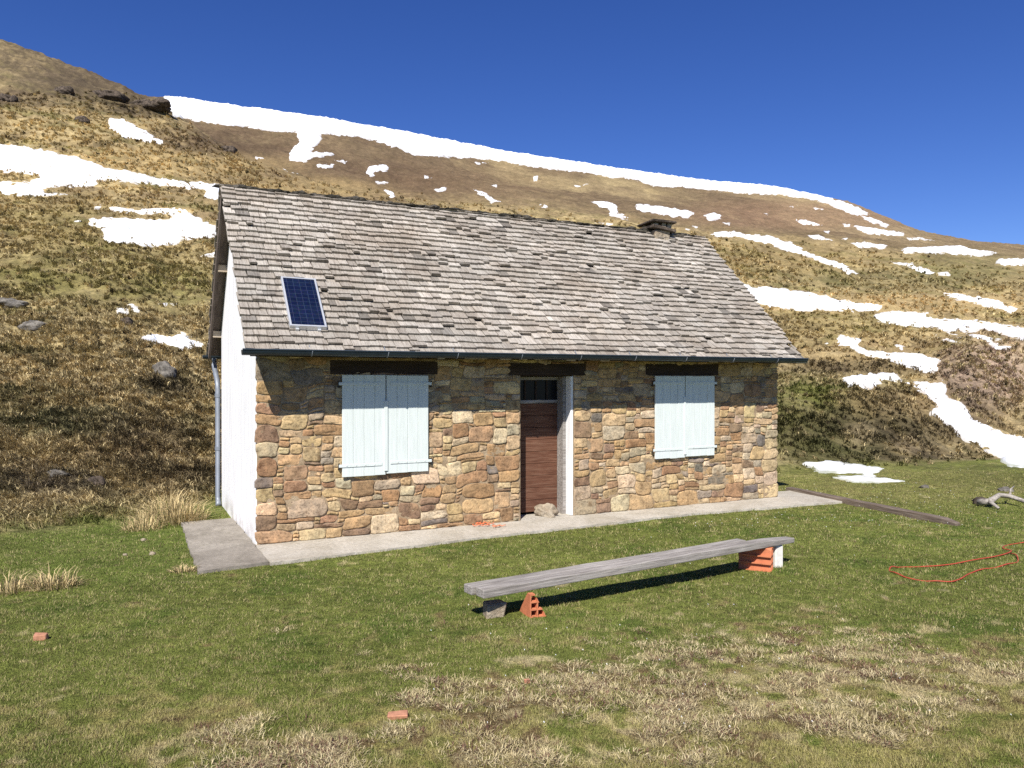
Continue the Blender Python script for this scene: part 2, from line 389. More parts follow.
# --- vegetation colours, plus the shade of one hollow painted in
def blob(px, py, x, y, rx, ry, soft=.5):
    return 1 - sstep(1 - soft, 1 + soft, np.sqrt(((px - x) / rx) ** 2 + ((py - y) / ry) ** 2))
def L3(c): return np.array(c, float)
def lerp(a, b, t): return a + (b - a) * t[..., None]
def ground_col(X, Y, px, py, yb):
    n1 = fbm(X * .35, Y * .35, 4, 21); n2 = fbm(X * 1.3, Y * 1.3, 4, 22); n3 = fbm(X * 3.1, Y * 3.1, 3, 23)
    # lawn
    n4 = fbm(X * 8.5, Y * 8.5, 3, 24)
    g = np.broadcast_to(L3((.14, .160, .038)), X.shape + (3,)).copy()
    g = lerp(g, L3((.096, .128, .026)), sstep(.0, .45, n2 * .7 + .5 * n3))
    near = sstep(7.4, 5.0, Y)
    zone = np.maximum(blob(px, py, 760, 690, 290, 62, .6), np.maximum(.85 * blob(px, py, 560, 705, 150, 42, .6), .9 * blob(px, py, 400, 755, 300, 36, .6)))
    yel = sstep(640, 720, py)
    dry = sstep(.05, .6, n3 * .5 + .6 * n4 + .25 * n1 + .38 * yel + .16 * sstep(640, 800, px) * sstep(590, 650, py) + .3 * zone - .16)
    g = lerp(g, L3((.30, .255, .10)), dry * .7)
    w = sstep(.1, .42, n3 * .5 + n4 * 1.0 + .75 * zone - .60)
    g = lerp(g, L3((.12, .07, .045)), w * .7)
    w2 = sstep(.1, .45, fbm(X * 4.3 + 7, Y * 4.3, 3, 29) + .6 * n4 + .6 * zone - .52)
    g = lerp(g, L3((.46, .39, .22)), w2 * .65)
    g = lerp(g, L3((.20, .18, .065)), np.clip(blob(px, py, 900, 484, 190, 20, .6) + .6 * blob(px, py, 60, 548, 110, 14, .7), 0, 1) * (.55 + .4 * n3))
    lefty = blob(px, py, 90, 545, 130, 40, .7)
    g = lerp(g, L3((.075, .115, .02)), lefty * .55)
    # hillside
    gold = L3((.315, .242, .118)); olive = L3((.14, .128, .045)); brown = L3((.17, .125, .07)); dark = L3((.06, .048, .027)); straw = L3((.43, .345, .185))
    h = np.broadcast_to(gold, X.shape + (3,)).copy()
    h = lerp(h, brown, sstep(-.1, .55, n1 + .3 * n3) * .7)
    h = lerp(h, olive, sstep(.0, .5, fbm(X * .22 + 5, Y * .5, 4, 31)) * .7)
    h = lerp(h, straw, sstep(.1, .55, fbm(X * .8, Y * 1.6, 4, 33)) * .6)
    h = lerp(h, dark, sstep(.2, .5, fbm(X * .55 + 3, Y * 1.1, 4, 35)) * .6)
    nb = sstep(40, 18, Y)
    h = lerp(h, L3((.07, .068, .028)), nb * sstep(.12, .4, fbm(X * .9 + 11, Y * 1.3, 4, 36)) * .65)
    h = lerp(h, straw, nb * sstep(.15, .45, fbm(X * .7 - 4, Y * 1.2, 3, 38)) * .7)
    h = lerp(h, L3((.08, .07, .034)), nb * sstep(.08, .3, fbm(X * 1.7 + 2, Y * 2.6, 3, 41)) * .62)
    h = lerp(h, straw, nb * sstep(.1, .35, fbm(X * 2.0 - 8, Y * 2.9, 3, 42)) * .75)
    farb = sstep(120, 190, Y)
    fb = lerp(np.broadcast_to(L3((.20, .15, .088)), X.shape + (3,)), L3((.105, .074, .047)), sstep(-.2, .4, fbm(X * .018, Y * .012, 4, 37)))
    fb = lerp(fb, L3((.30, .235, .125)), sstep(.1, .5, fbm(X * .03, Y * .02, 4, 39)) * .8)
    h = lerp(h, fb, farb * .85)
    # regions
    for (x, y, rx, ry, c, k) in (
        (90, 92, 90, 16, (.06, .045, .03), .85), (40, 62, 85, 26, (.095, .073, .046), .9), (100, 78, 60, 14, (.09, .068, .044), .88), (140, 108, 45, 10, (.04, .03, .02), .9), (10, 100, 35, 8, (.05, .035, .025), .7),
        (230, 145, 60, 14, (.055, .04, .028), .7), (330, 180, 110, 26, (.085, .055, .035), .8), (250, 140, 120, 16, (.1, .066, .04), .6), (470, 185, 90, 22, (.11, .072, .043), .6),
        (120, 165, 150, 12, (.34, .25, .115), .7), (300, 190, 80, 12, (.33, .245, .115), .6), (90, 275, 130, 34, (.15, .135, .045), .65), (60, 225, 60, 25, (.19, .155, .06), .5), (60, 335, 90, 16, (.34, .27, .13), .5), (180, 290, 40, 20, (.16, .15, .05), .6),
        (120, 375, 60, 10, (.42, .33, .18), .6), (40, 420, 80, 16, (.07, .075, .03), .55), (90, 425, 90, 14, (.06, .055, .027), .55), (50, 455, 80, 14, (.12, .09, .05), .5), (150, 455, 60, 38, (.12, .085, .05), .6), (60, 485, 60, 14, (.06, .048, .032), .6), (70, 508, 80, 8, (.36, .29, .15), .5), (168, 388, 26, 13, (.016, .013, .01), .98), (25, 480, 60, 16, (.11, .085, .07), .5),  # near-black patch paints the shade of a hollow; no dip is modelled
        (780, 260, 90, 18, (.17, .125, .05), .5), (800, 215, 120, 14, (.2, .125, .08), .6), (900, 280, 130, 12, (.12, .11, .05), .6), (960, 265, 60, 15, (.1, .1, .035), .5), (880, 305, 160, 10, (.36, .265, .13), .8),
        (840, 325, 70, 12, (.2, .165, .06), .4), (860, 350, 120, 12, (.27, .19, .09), .4),
        (800, 420, 70, 40, (.075, .085, .02), .8), (870, 440, 95, 36, (.04, .031, .02), .8), (830, 450, 50, 18, (.07, .075, .022), .5), (860, 435, 18, 10, (.24, .19, .11), .6), (905, 445, 14, 8, (.22, .17, .1), .5), (815, 395, 26, 8, (.12, .13, .03), .7), (890, 400, 50, 14, (.14, .10, .05), .6), (880, 368, 90, 8, (.05, .035, .022), .8), (840, 475, 130, 9, (.13, .13, .04), .7), (920, 482, 120, 10, (.15, .12, .055), .6),
        (985, 375, 46, 34, (.31, .23, .175), .85), (965, 405, 32, 30, (.07, .05, .035), .6), (1024, 370, 40, 30, (.30, .225, .17), .7), (930, 400, 20, 16, (.24, .17, .08), .6),
        (985, 478, 60, 5, (.1, .066, .045), .6)):
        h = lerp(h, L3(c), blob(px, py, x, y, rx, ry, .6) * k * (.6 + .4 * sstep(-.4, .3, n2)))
    w = sstep(-.7, .9, Y - yb + .5 * n2)
    return lerp(g, h, w), w

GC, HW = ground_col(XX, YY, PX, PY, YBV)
idx = np.arange(nr * nc).reshape(nr, nc)
QUADS = np.stack([idx[:-1, :-1], idx[:-1, 1:], idx[1:, 1:], idx[1:, :-1]], -1).reshape(-1, 4)
VERT = np.stack([XX, YY, ZZ], -1).reshape(-1, 3)
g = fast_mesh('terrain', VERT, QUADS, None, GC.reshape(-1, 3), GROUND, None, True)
tag(g, 'mountain pasture of green lawn rising into dry golden brown hillside', None, None, 'structure')

# ------------------------------------------------------------------ snow patches
def poly_sdf(px, py, poly):
    P = np.array(poly, float); d = np.full(px.shape, 1e9); ins = np.zeros(px.shape, bool)
    for k in range(len(P)):
        a = P[k]; b = P[(k + 1) % len(P)]; e = b - a
        t = np.clip(((px - a[0]) * e[0] + (py - a[1]) * e[1]) / (e @ e + 1e-9), 0, 1)
        d = np.minimum(d, np.hypot(px - a[0] - t * e[0], py - a[1] - t * e[1]))
        c = ((a[1] > py) != (b[1] > py)) & (px < (b[0] - a[0]) * (py - a[1]) / (b[1] - a[1] + 1e-12) + a[0])
        ins ^= c
    return np.where(ins, d, -d)

SNOWS = [
 ('largest snowfield on the hillside left of the roof, with a brown tongue in it', [[(-80, 136), (0, 143.5), (39, 149), (81, 158), (105, 167), (150, 176), (195, 182), (222, 185), (222, 200), (204, 199), (207, 191), (168, 186), (99, 181), (96, 187), (75, 187), (42, 188), (45, 193), (70, 195), (45, 197), (0, 195), (-80, 190), (-80, 180), (0, 182), (30, 182), (42, 177), (20, 173), (0, 173), (-80, 172)]]),
 ('ragged speckled snow patch beside the roof edge, below the largest left snowfield', [[(109, 206), (129, 209), (186, 208), (192, 215), (218, 226), (216, 238), (180, 241), (177, 245), (150, 248), (132, 244), (105, 242), (103, 232), (90, 223), (72, 222), (99, 218), (165, 220), (180, 215), (126, 214), (111, 211)]]),
 ('low snow patch on the grass left of the rear eave', [[(141, 337), (153, 333), (165, 337), (180, 333), (192, 336), (206, 346), (180, 350), (165, 344), (144, 341)]]),
 ('slanting snow patch high under the dark rocky shoulder', [[(110, 118), (126, 120), (146, 131), (169, 145), (146, 143), (123, 138), (111, 129)]]),
 ('long snow cornice along the skyline with a tongue hanging down', [[(163, 95), (300, 105), (400, 122), (500, 142), (600, 158), (700, 174), (792, 188), (818, 194.5), (851, 204), (871, 214), (858, 216.5), (839, 209), (823, 202), (781, 196), (745, 194), (710, 190), (670, 187), (652, 186.5), (640, 182), (578, 172), (547, 169), (514, 164), (476, 159), (415, 156), (400, 149), (361, 138), (318, 134), (323, 138), (319, 146), (312, 152), (332, 153), (333, 156), (315, 158), (302, 164), (291, 160), (289, 154), (299, 140), (297, 133), (272, 132), (239, 127), (201, 122), (175, 118), (171, 112)]]),
 ('narrow snow strip just below the right end of the skyline cornice', [[(861, 216), (873, 218), (889, 225), (886, 228), (875, 224), (863, 220)]]),
 ('tapering snow streak under the cornice end, upper of two near the right ridge', [[(851, 226), (864, 226.5), (905, 233), (903, 236), (867, 235)]]),
 ('tapering snow streak under the cornice end, lower of two near the right ridge', [[(849, 242.5), (864, 242), (888, 246), (882, 250), (858, 247)]]),
 ('long flat snow patch just under the right skyline', [[(900, 248.5), (938, 246), (960, 245.5), (973, 248.5), (1001, 253.5), (977, 257), (949, 254), (902, 253)]]),
 ('snow patch cut by the right frame edge just under the skyline', [[(994, 263), (1000, 258.5), (1022, 258.5), (1060, 259), (1060, 266), (1004, 266)]]),
 ('thin broken snow streak below the long flat patch under the right skyline', [[(889, 262), (913, 263.5), (934, 272), (931, 275), (915, 270), (904, 266)], [(936, 272.5), (948, 271.5), (951, 276), (938, 276)]]),
 ('slanting snow patch beside reddish ground near the right frame edge', [[(942, 293.5), (957, 293), (997, 300.5), (1019, 309.5), (1011, 313), (984, 307), (968, 301), (946, 298)]]),
 ('snow patch on the slope directly behind the chimney', [[(633, 207), (640, 204), (652, 205.5), (685, 210.5), (696, 214), (687, 218), (663, 216), (638, 211)]]),
 ('small squarish snow patch on the slope right of the chimney', [[(703, 215), (715, 212), (723, 219), (710, 222)]]),
 ('long diagonal snow streak running downhill right of the roof ridge', [[(708, 234), (722, 230.5), (738, 232.5), (771, 236.5), (792, 243.5), (809, 253.5), (835, 260.5), (862, 276), (855, 276), (832, 266), (804, 256), (785, 250), (762, 242), (734, 237), (713, 237)]]),
 ('thin snow streak on bare slope between the ridge line and the long diagonal streak', [[(791, 218), (806, 220), (825, 226), (804, 225)]]),
 ('short snow streak just above the middle of the long diagonal streak', [[(807, 235.5), (820, 235.5), (833, 241), (811, 239)]]),
 ('slanting snow dab in dark slope above the middle of the roof ridge', [[(473, 188), (484, 193), (502, 202.5), (491, 203.5), (479, 194.5)]]),
 ('hooked snow patch on the slope left of the chimney', [[(589, 202.5), (603, 200.5), (617, 205), (617, 213), (628, 217), (640, 220.5), (626, 219.5), (611, 217.5), (607, 209)]]),
 ('crumbling trail of snow on dark slope below the cornice tongue', [[(366, 175), (371, 166), (386, 164.5), (388, 171), (376, 173.5), (370, 178)], [(375, 181), (389, 182), (388, 185), (377, 184)], [(383, 188), (394, 193), (400, 201), (389, 198)]]),
 ('pair of thin snow slivers at the foot of the cornice tongue', [[(316, 164.5), (335, 164.5), (333, 168), (318, 168.5)], [(333, 159.5), (348, 161), (345, 164)]]),
 ('broad snow patch meeting the right slope of the roof', [[(736, 282), (754, 288), (768, 287), (812, 293), (851, 301.5), (885, 306), (879, 310.5), (845, 312), (815, 309.5), (806, 312), (781, 309.5), (759, 305), (745, 296)]]),
 ('long broken snow band across the right hillside with straw grass above it', [[(872, 316), (890, 311), (926, 312.5), (931, 318), (951, 319.5), (978, 320.5), (1024, 328), (1060, 333), (1060, 342), (1017, 338.5), (984, 329), (976, 332.5), (951, 331), (960, 337), (934, 328), (917, 327.5), (895, 324.5), (879, 321)]]),
 ('snow slivers below the long broken band, above the heathery outcrop', [[(966, 333.5), (1002, 339), (990, 343), (976, 338.5)], [(989, 343.5), (1022, 348), (995, 351)], [(933, 334), (966, 344), (940, 339.5)]]),
 ('stringy snow patch on brown slope above the mossy knoll', [[(823, 343), (840, 335.5), (863, 340), (858, 345.5), (866, 350.5), (897, 353.5), (917, 353.5), (940, 360), (939, 373.5), (924, 372.5), (897, 363), (888, 358.5), (866, 356.5), (850, 347.5)], [(891, 342.5), (906, 345.5), (902, 350)]]),
 ('small snow patch lying on the crest of the mossy knoll', [[(841, 377.5), (860, 373.5), (897, 373.5), (903, 382), (884, 380), (871, 389), (847, 385.5)]]),
 ('wide snow tongue filling the gully between mossy knoll and heathery outcrop', [[(904, 381.5), (933, 382.5), (944, 379.5), (948, 398.5), (962, 402.5), (977, 420.5), (999, 431.5), (1024, 437.5), (1070, 446), (1070, 478), (1032, 468), (1008, 466), (999, 458), (977, 444), (964, 440), (953, 430), (942, 421), (928, 413), (937, 405), (924, 394)]]),
 ('isolated snow patch on green grass at the foot of the mossy knoll', [[(803, 464), (818, 460), (855, 464.5), (883, 469), (873, 476.5), (844, 475), (818, 471)], [(834, 478), (857, 476.5), (905, 481), (860, 482.5)]]),
]
FLECKS = [[(200, 256), (215, 252), (215, 258)], [(117, 308), (127, 309), (130, 314), (119, 314)], [(127, 305), (134, 304), (142, 311), (136, 313)], [(254, 156), (266, 159), (257, 160)], [(282, 169), (300, 174), (290, 173)], [(423, 175), (433, 178), (425, 179)], [(433, 189), (446, 187), (446, 191), (437, 192)],
 [(533, 176), (538, 176), (538, 182), (533, 182)], [(538, 204), (547, 205), (548, 208), (541, 208)], [(592, 222), (615, 224), (610, 226)], [(573, 186), (590, 184), (577, 188)], [(491, 185), (497, 185), (497, 188)], [(474, 162), (490, 163), (477, 165)], [(543, 167), (555, 167), (549, 169.5)], [(681, 229), (690, 229), (690, 231)], [(722, 222), (731, 223), (729, 226)], [(690, 226), (698, 226.5), (697, 229)],
 [(812, 207), (825, 210), (815, 210)], [(787, 206), (798, 206), (792, 208)], [(763, 213), (768, 213), (767, 215.5)], [(842, 224), (850, 224), (850, 227), (844, 227)], [(905, 237.5), (922, 238), (935, 241), (909, 240)], [(839, 239), (848, 238), (846, 240.5)], [(822, 231), (830, 231), (829, 234)], [(10, 248), (14, 248), (13, 250)], [(158, 304), (168, 303), (166, 306)], [(170, 303), (177, 304), (174, 306)], [(95, 205), (102, 205), (101, 210), (96, 210)]]
snow_mask = np.zeros(XX.shape, bool)
def make_snow(polys, name, jx=3.4, jy=1.6):
    best = np.full(XX.shape, -1e9)
    for p in polys:
        P = np.array(p)
        x0, y0 = P.min(0) - 14; x1, y1 = P.max(0) + 14
        sel = np.where(vis & (PX > x0) & (PX < x1) & (PY > y0) & (PY < y1) & (YY > 14))
        if not len(sel[0]): continue
        px = PX[sel]; py = PY[sel]
        big = min(1, (P[:, 1].max() - P[:, 1].min()) / 14)
        qx = px + big * jx * (fbm(px / 9, py / 4, 3, 51)); qy = py + big * jy * (fbm(px / 7, py / 3.5, 3, 52)) + 1.0 * fbm(px / 3.2, py / 1.8, 3, 53)
        s = poly_sdf(qx, qy, p)
        best[sel] = np.maximum(best[sel], s)
    use = best > -3.0
    snow_mask[best > -.4] = True
    q = use[:-1, :-1] & use[1:, :-1] & use[:-1, 1:] & use[1:, 1:]
    Q = np.stack([idx[:-1, :-1], idx[:-1, 1:], idx[1:, 1:], idx[1:, :-1]], -1)[q]
    ids, inv = np.unique(Q, return_inverse=True)
    b = best.ravel()[ids]; Yv = YY.ravel()[ids]
    h = np.clip(b * Yv / F * .55 + .012, -.25, .16 + .0012 * Yv)
    h = h - .16 * np.clip(fbm(VERT[ids, 0] * 1.1, VERT[ids, 1] * 1.6, 4, 55) - .12, 0, 1) * np.clip(Yv / 22, .6, 4) * np.clip(1.3 - b / 9, 0.1, 1)
    v = VERT[ids].copy(); v[:, 2] += h
    q1 = fbm(v[:, 0] * 2.1, v[:, 1] * 2.1, 3, 57); q2 = fbm(v[:, 0] * .5, v[:, 1] * .9, 4, 58)
    sc_ = lerp(np.broadcast_to(L3((.84, .86, .88)), (len(v), 3)), L3((.50, .49, .48)), sstep(.15, .6, q2 + .3 * q1) * .5)
    sc_ = lerp(sc_, GC.reshape(-1, 3)[ids] * 1.2 + .12, sstep(2.2, -.6, b + 2.0 * q1) * .75)
    return fast_mesh(name, v, inv.reshape(-1, 4), None, sc_, SNOW, None, True)
for lab, polys in SNOWS:
    o = make_snow(polys, 'snow_patch')
    tag(o, lab, 'snow patch', 'snow patches left on the hillside')
tag(make_snow(FLECKS, 'snow_flecks'), 'scattered tiny flecks of leftover snow across the hillside', None, None, 'stuff')

# ------------------------------------------------------------------ grass made of blades
def blades(name, P, length, width, lean, col, m, seg2=False, az=None):
    n = len(P)
    az = rng.uniform(0, 2 * np.pi, n) if az is None else az
    fa = az + rng.normal(np.pi / 2, .5, n)
    wx = np.cos(fa) * width / 2; wy = np.sin(fa) * width / 2
    lx = np.cos(az) * np.sin(lean) * length; ly = np.sin(az) * np.sin(lean) * length; lz = np.cos(lean) * length
    P = P.copy(); P[:, 2] -= length * .08
    a = P + np.stack([-wx, -wy, 0 * wx], 1); b = P + np.stack([wx, wy, 0 * wx], 1)
    if not seg2:
        c = P + np.stack([lx, ly, lz], 1)
        V = np.stack([a, b, c], 1).reshape(-1, 3)
        T = np.arange(n * 3).reshape(-1, 3)
        C = np.repeat(col, 3, 0)
        return fast_mesh(name, V, None, T, C, m)
    m1 = P + np.stack([lx * .35, ly * .35, lz * .62], 1)
    c0 = m1 + np.stack([-wx, -wy, 0 * wx], 1) * .8; c1 = m1 + np.stack([wx, wy, 0 * wx], 1) * .8
    tp = P + np.stack([lx * 1.05, ly * 1.05, lz * .8], 1)
    V = np.stack([a, b, c1, c0, tp], 1).reshape(-1, 3)
    k = np.arange(n)[:, None] * 5
    return fast_mesh(name, V, np.concatenate([k, k + 1, k + 2, k + 3], 1), np.concatenate([k + 3, k + 2, k + 4], 1), np.repeat(col, 5, 0), m)

def snow_here(px, py):
    # nearest-cell lookup of snow on the ground sheet, by place
    return SNG[np.clip((py + 50).astype(int), 0, 899), np.clip((px + 100).astype(int), 0, 1299)]
SNG = np.zeros((900, 1300), bool)
sm = snow_mask & (PX > -99) & (PX < 1199) & (PY > -49) & (PY < 849)
_y = (PY[sm] + 50).astype(int); _x = (PX[sm] + 100).astype(int)
for dx in (-1, 0, 1):
    SNG[_y, np.clip(_x + dx, 0, 1299)] = True
SNG[1:] |= SNG[:-1]

def in_hut(X, Y, m=0.0):
    u, v = uv_of(X, Y)
    if m == 0.0:
        jj = .045 + .07 * fbm(X * 5, Y * 5, 2, 66); u = u + np.sign(4.3 - u) * -jj * (v < .6) * ((u < -.3) | (u > 8.8)); v = v - jj * (v < -.4)
    hut = (u > -.03 - m) & (u < 8.6 + m) & (v > -.02 - m) & (v < 3.6 + m)
    slab = ((u > -.76) & (u < .0) & (v > -1.1) & (v < 2.06)) | ((u >= -.02) & (u < 9.3) & (v > np.interp(u, [0, 3, 6, 9.3], [-1.02, -.82, -.67, -.86])) & (v < .05)) | ((u > 8.5) & (u < 9.3) & (v > -.9) & (v < .5))
    return hut | slab

# lawn blades
nL = 760000
px = rng.uniform(-60, 1084, nL); py = 470 + 330 * rng.uniform(0, 1, nL) ** .92
Y = F * (EYE + .02) / (py - HY); Y = Y * np.where(Y < 7, 1 - .0, 1)
X = (px - CX) / F * Y
for _ in range(3):
    Y = F * (EYE - lawn_z(X, Y)) / (py - HY); X = (px - CX) / F * Y
z, yb = terr(X, Y)
gc, hw = ground_col(X, Y, px, py, yb)
ok = (~in_hut(X, Y)) & (rng.uniform(0, 1, nL) > hw * 1.1) & (~snow_here(px, py)) & (Y < 22)
X, Y, z, gc = X[ok], Y[ok], z[ok], gc[ok]; n = len(X)
r = rng.uniform(0, 1, n); sp = fbm(X * 9, Y * 9, 2, 61)
c = gc * (rng.uniform(.45, 1.75, n) * (1 + .25 * sp))[:, None]
dryb = (rng.uniform(0, 1, n) < .2 + .45 * sp)
c[dryb] = L3((.42, .36, .17)) * rng.uniform(.6, 1.15, dryb.sum())[:, None]
br = (rng.uniform(0, 1, n) < .05)
c[br] = L3((.12, .07, .045)) * rng.uniform(.6, 1.3, br.sum())[:, None]
wd = np.clip(Y * .00075, .0035, .011) * rng.uniform(.7, 1.4, n)
ln = rng.uniform(.011, .036, n) * (1 + .5 * sp) * np.clip(.55 + Y / 16, .8, 1.25)
o = blades('lawn_grass', np.stack([X, Y, z], 1), ln, wd, rng.uniform(.25, 1.25, n), c, BLADE)
tag(o, 'short grazed green lawn grass with dry straw patches', None, None, 'stuff')

# hillside tussocks: clumps of drooping blades
def tussocks(name, npt, pyr, pxr, per, lab, lenf, ymax=130, droop=1.0):
    px = rng.uniform(*pxr, npt); py = rng.uniform(*pyr, npt)
    # nearest terrain crossing along each sight line, from a coarse table
    Yt = np.exp(np.linspace(math.log(9.5), math.log(ymax), 260))
    PXq = np.arange(pxr[0] - 5, pxr[1] + 6, 6.0)
    PYT = np.stack([HY + F * (EYE - terr((q - CX) / F * Yt, Yt)[0]) / Yt for q in PXq])
    run = np.minimum.accumulate(PYT, 1)
    ci = np.clip(((px - PXq[0]) / 6).round().astype(int), 0, len(PXq) - 1)
    k = np.array([np.searchsorted(-run[i], -p) for i, p in zip(ci, py)])
    ok = k < len(Yt) - 1
    px, py, k = px[ok], py[ok], k[ok]
    Y = Yt[k] * np.exp(rng.uniform(-.006, .006, len(k))); X = (px - CX) / F * Y
    z, yb = terr(X, Y)
    ok = (Y > yb - .3 + .8 * rng.uniform(0, 1, len(Y))) & (~in_hut(X, Y, .25)) & (~snow_here(px, py) | (rng.uniform(0, 1, len(Y)) < .10))
    ok &= fbm(X * .6, Y * .9, 3, 71) + rng.uniform(-.5, .5, len(X)) + .55 * fbm(X * .17, Y * .3, 3, 73) > -.3 - .7 * sstep(30, 17, Y) * sstep(400, 250, px) + .12 * sstep(700, 780, px) * sstep(40, 28, Y) + .9 * sstep(110, 158, Y)
    X, Y, z, px, py, yb = X[ok], Y[ok], z[ok], px[ok], py[ok], yb[ok]
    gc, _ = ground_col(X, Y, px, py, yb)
    n = len(X)
    size = rng.uniform(.5, 1.3, n) * lenf(Y)
    # golden tops on golden ground, dark heather on dark ground
    tint = gc * (1.38 + .65 * sstep(25, 80, Y) + rng.uniform(-.4, .5, n) * np.clip(25 / Y, .35, 1))[:, None]
    gold = rng.uniform(0, 1, n) < np.clip(gc[:, 0] * 2.0 - .14, 0.02, .5)
    tint[gold] = L3((.50, .405, .215)) * rng.uniform(.7, 1.2, gold.sum())[:, None]
    dk = rng.uniform(0, 1, n) < .05 * np.clip(30 / Y, 0, 1)
    tint[dk] = L3((.07, .055, .03)) * rng.uniform(.7, 1.4, dk.sum())[:, None]
    I = np.repeat(np.arange(n), per)
    m = len(I)
    fall = rng.uniform(-np.pi * .9, np.pi * -.1, n)               # blades combed downhill, towards the hut side
    az = fall[I] + rng.normal(0, .9, m)
    rr = size[I] * .35 * np.sqrt(rng.uniform(0, 1, m)); ra = rng.uniform(0, 2 * np.pi, m)
    bx = X[I] + rr * np.cos(ra); by = Y[I] + rr * np.sin(ra)
    bz = terr(bx, by)[0]
    c = tint[I] * rng.uniform(.7, 1.35, m)[:, None]
    w = np.clip(Y[I] * .0011, .008, .2) * rng.uniform(.7, 1.3, m)
    o = blades(name, np.stack([bx, by, bz], 1), size[I] * rng.uniform(.6, 1.2, m), w, rng.uniform(.35, 1.25, m) * droop, c, DRY, True, az)
    return tag(o, lab, None, None, 'stuff')
tussocks('hillside_grass', 26000, (95, 545), (-60, 262), 13, 'dry golden and dark tussock grass on the steep slope left of the hut', lambda Y: np.clip(.13 + Y * .0032, .16, .5), 158)
tussocks('hillside_grass', 20000, (200, 492), (690, 1084), 13, 'straw grass, moss and heather on the slope right of the hut', lambda Y: np.clip(.10 + Y * .0035, .14, .5), 150)
tussocks('hillside_grass', 7000, (140, 320), (225, 760), 11, 'dry brown grass on the slope showing above the roof ridge', lambda Y: np.clip(.13 + Y * .004, .16, .6), 150)

# single prominent tussocks by the lawn
def big_tuft(px, py, h, rad, n, lab, base=None):
    p = at(px, py)
    ang = rng.uniform(0, 2 * np.pi, n); rr = rad * np.sqrt(rng.uniform(0, 1, n))
    bx = p.x + rr * np.cos(ang); by = p.y + rr * np.sin(ang) * .7
    bz = terr(bx, by)[0]
    c = L3((.56, .44, .23)) * rng.uniform(.5, 1.25, n)[:, None]
    gr = rng.uniform(0, 1, n) < .08; c[gr] = L3((.12, .14, .04)) * rng.uniform(.7, 1.2, gr.sum())[:, None]
    o = blades('grass_tussock', np.stack([bx - p.x, by - p.y, bz - p.z], 1), h * rng.uniform(.35, 1.2, n) * (1.1 - .5 * rr / rad), np.full(n, .009), rng.uniform(.15, 1.3, n) * (.4 + .8 * rr / rad), c, DRY, True, ang + rng.normal(0, .6, n))
    o.location = p
    tag(o, lab, 'grass tussock', 'tall dry tussocks beside the lawn')
big_tuft(172, 522, .62, .46, 800, 'tall dry straw tussock near the downpipe foot')
big_tuft(142, 530, .36, .25, 260, 'smaller dry tussock left of the tall straw tussock')
big_tuft(52, 588, .30, .26, 330, 'dry grass clump on green lawn near the left edge, larger one')
big_tuft(10, 592, .27, .26, 220, 'dry grass clump cut by the left frame edge')
big_tuft(184, 572, .13, .16, 180, 'low straw clump at the corner of the grey concrete slab')

# matted dead grass over the worn band of lawn
npt = 5200
px = rng.uniform(200, 1060, npt); py = rng.uniform(625, 800, npt)
Y = F * EYE / (py - HY); X = (px - CX) / F * Y
for _ in range(3):
    Y = F * (EYE - lawn_z(X, Y)) / (py - HY); X = (px - CX) / F * Y
zone = np.maximum(blob(px, py, 760, 690, 290, 62, .6), np.maximum(.85 * blob(px, py, 560, 705, 150, 42, .6), .9 * blob(px, py, 400, 755, 300, 36, .6)))
ok = zone + .9 * fbm(X * 2.2, Y * 2.2, 3, 75) + rng.uniform(-.25, .25, npt) + .5 * fbm(X * 7, Y * 7, 2, 76) > .86
X, Y = X[ok], Y[ok]; n = len(X); I = np.repeat(np.arange(n), 26); m = len(I)
pal = np.array([(.50, .42, .25), (.44, .37, .2), (.36, .29, .16), (.14, .075, .055), (.2, .12, .08)])[rng.choice(5, n, p=(.38, .26, .10, .16, .10))]
rr = .075 * np.sqrt(rng.uniform(0, 1, m)) * rng.uniform(.5, 1.5, n)[I]; ra = rng.uniform(0, 6.283, m)
bx = X[I] + rr * np.cos(ra); by = Y[I] + rr * np.sin(ra)
o = blades('dead_grass', np.stack([bx, by, terr(bx, by)[0] + .006], 1), rng.uniform(.02, .055, m), rng.uniform(.003, .0055, m), rng.uniform(.7, 1.45, m), pal[I] * rng.uniform(.6, 1.3, m)[:, None], DRY, True, ra + rng.normal(0, .8, m))
tag(o, 'matted pale and brown dead grass in the worn foreground turf', None, None, 'stuff')

# daisies
k = 260
px = rng.uniform(430, 1020, k); py = rng.uniform(470, 740, k) ; py[:160] = rng.uniform(485, 530, 160); px[:160] = rng.uniform(690, 1000, 160)
Y = F * (EYE - 0.0) / (py - HY); X = (px - CX) / F * Y
Y = F * (EYE - lawn_z(X, Y)) / (py - HY); X = (px - CX) / F * Y
z, yb = terr(X, Y); ok = (~in_hut(X, Y, .05)) & (Y < yb - .2)
mb = MB()
for x, y, zz in zip(X[ok], Y[ok], z[ok]):
    r_ = random.uniform(.0035, .0065) * min(1.5, max(.8, y / 8)); pts = [(x + r_ * math.cos(t * 1.047), y + r_ * math.sin(t * 1.047), zz + .04 + .004 * math.sin(t * 2)) for t in range(6)]
    mb.add(pts + [(x, y, zz + .047)], [(i, (i + 1) % 6, 6) for i in range(6)])
tag(mb.build('daisies', DAISY), 'tiny white daisies dotted over the lawn', None, None, 'stuff')

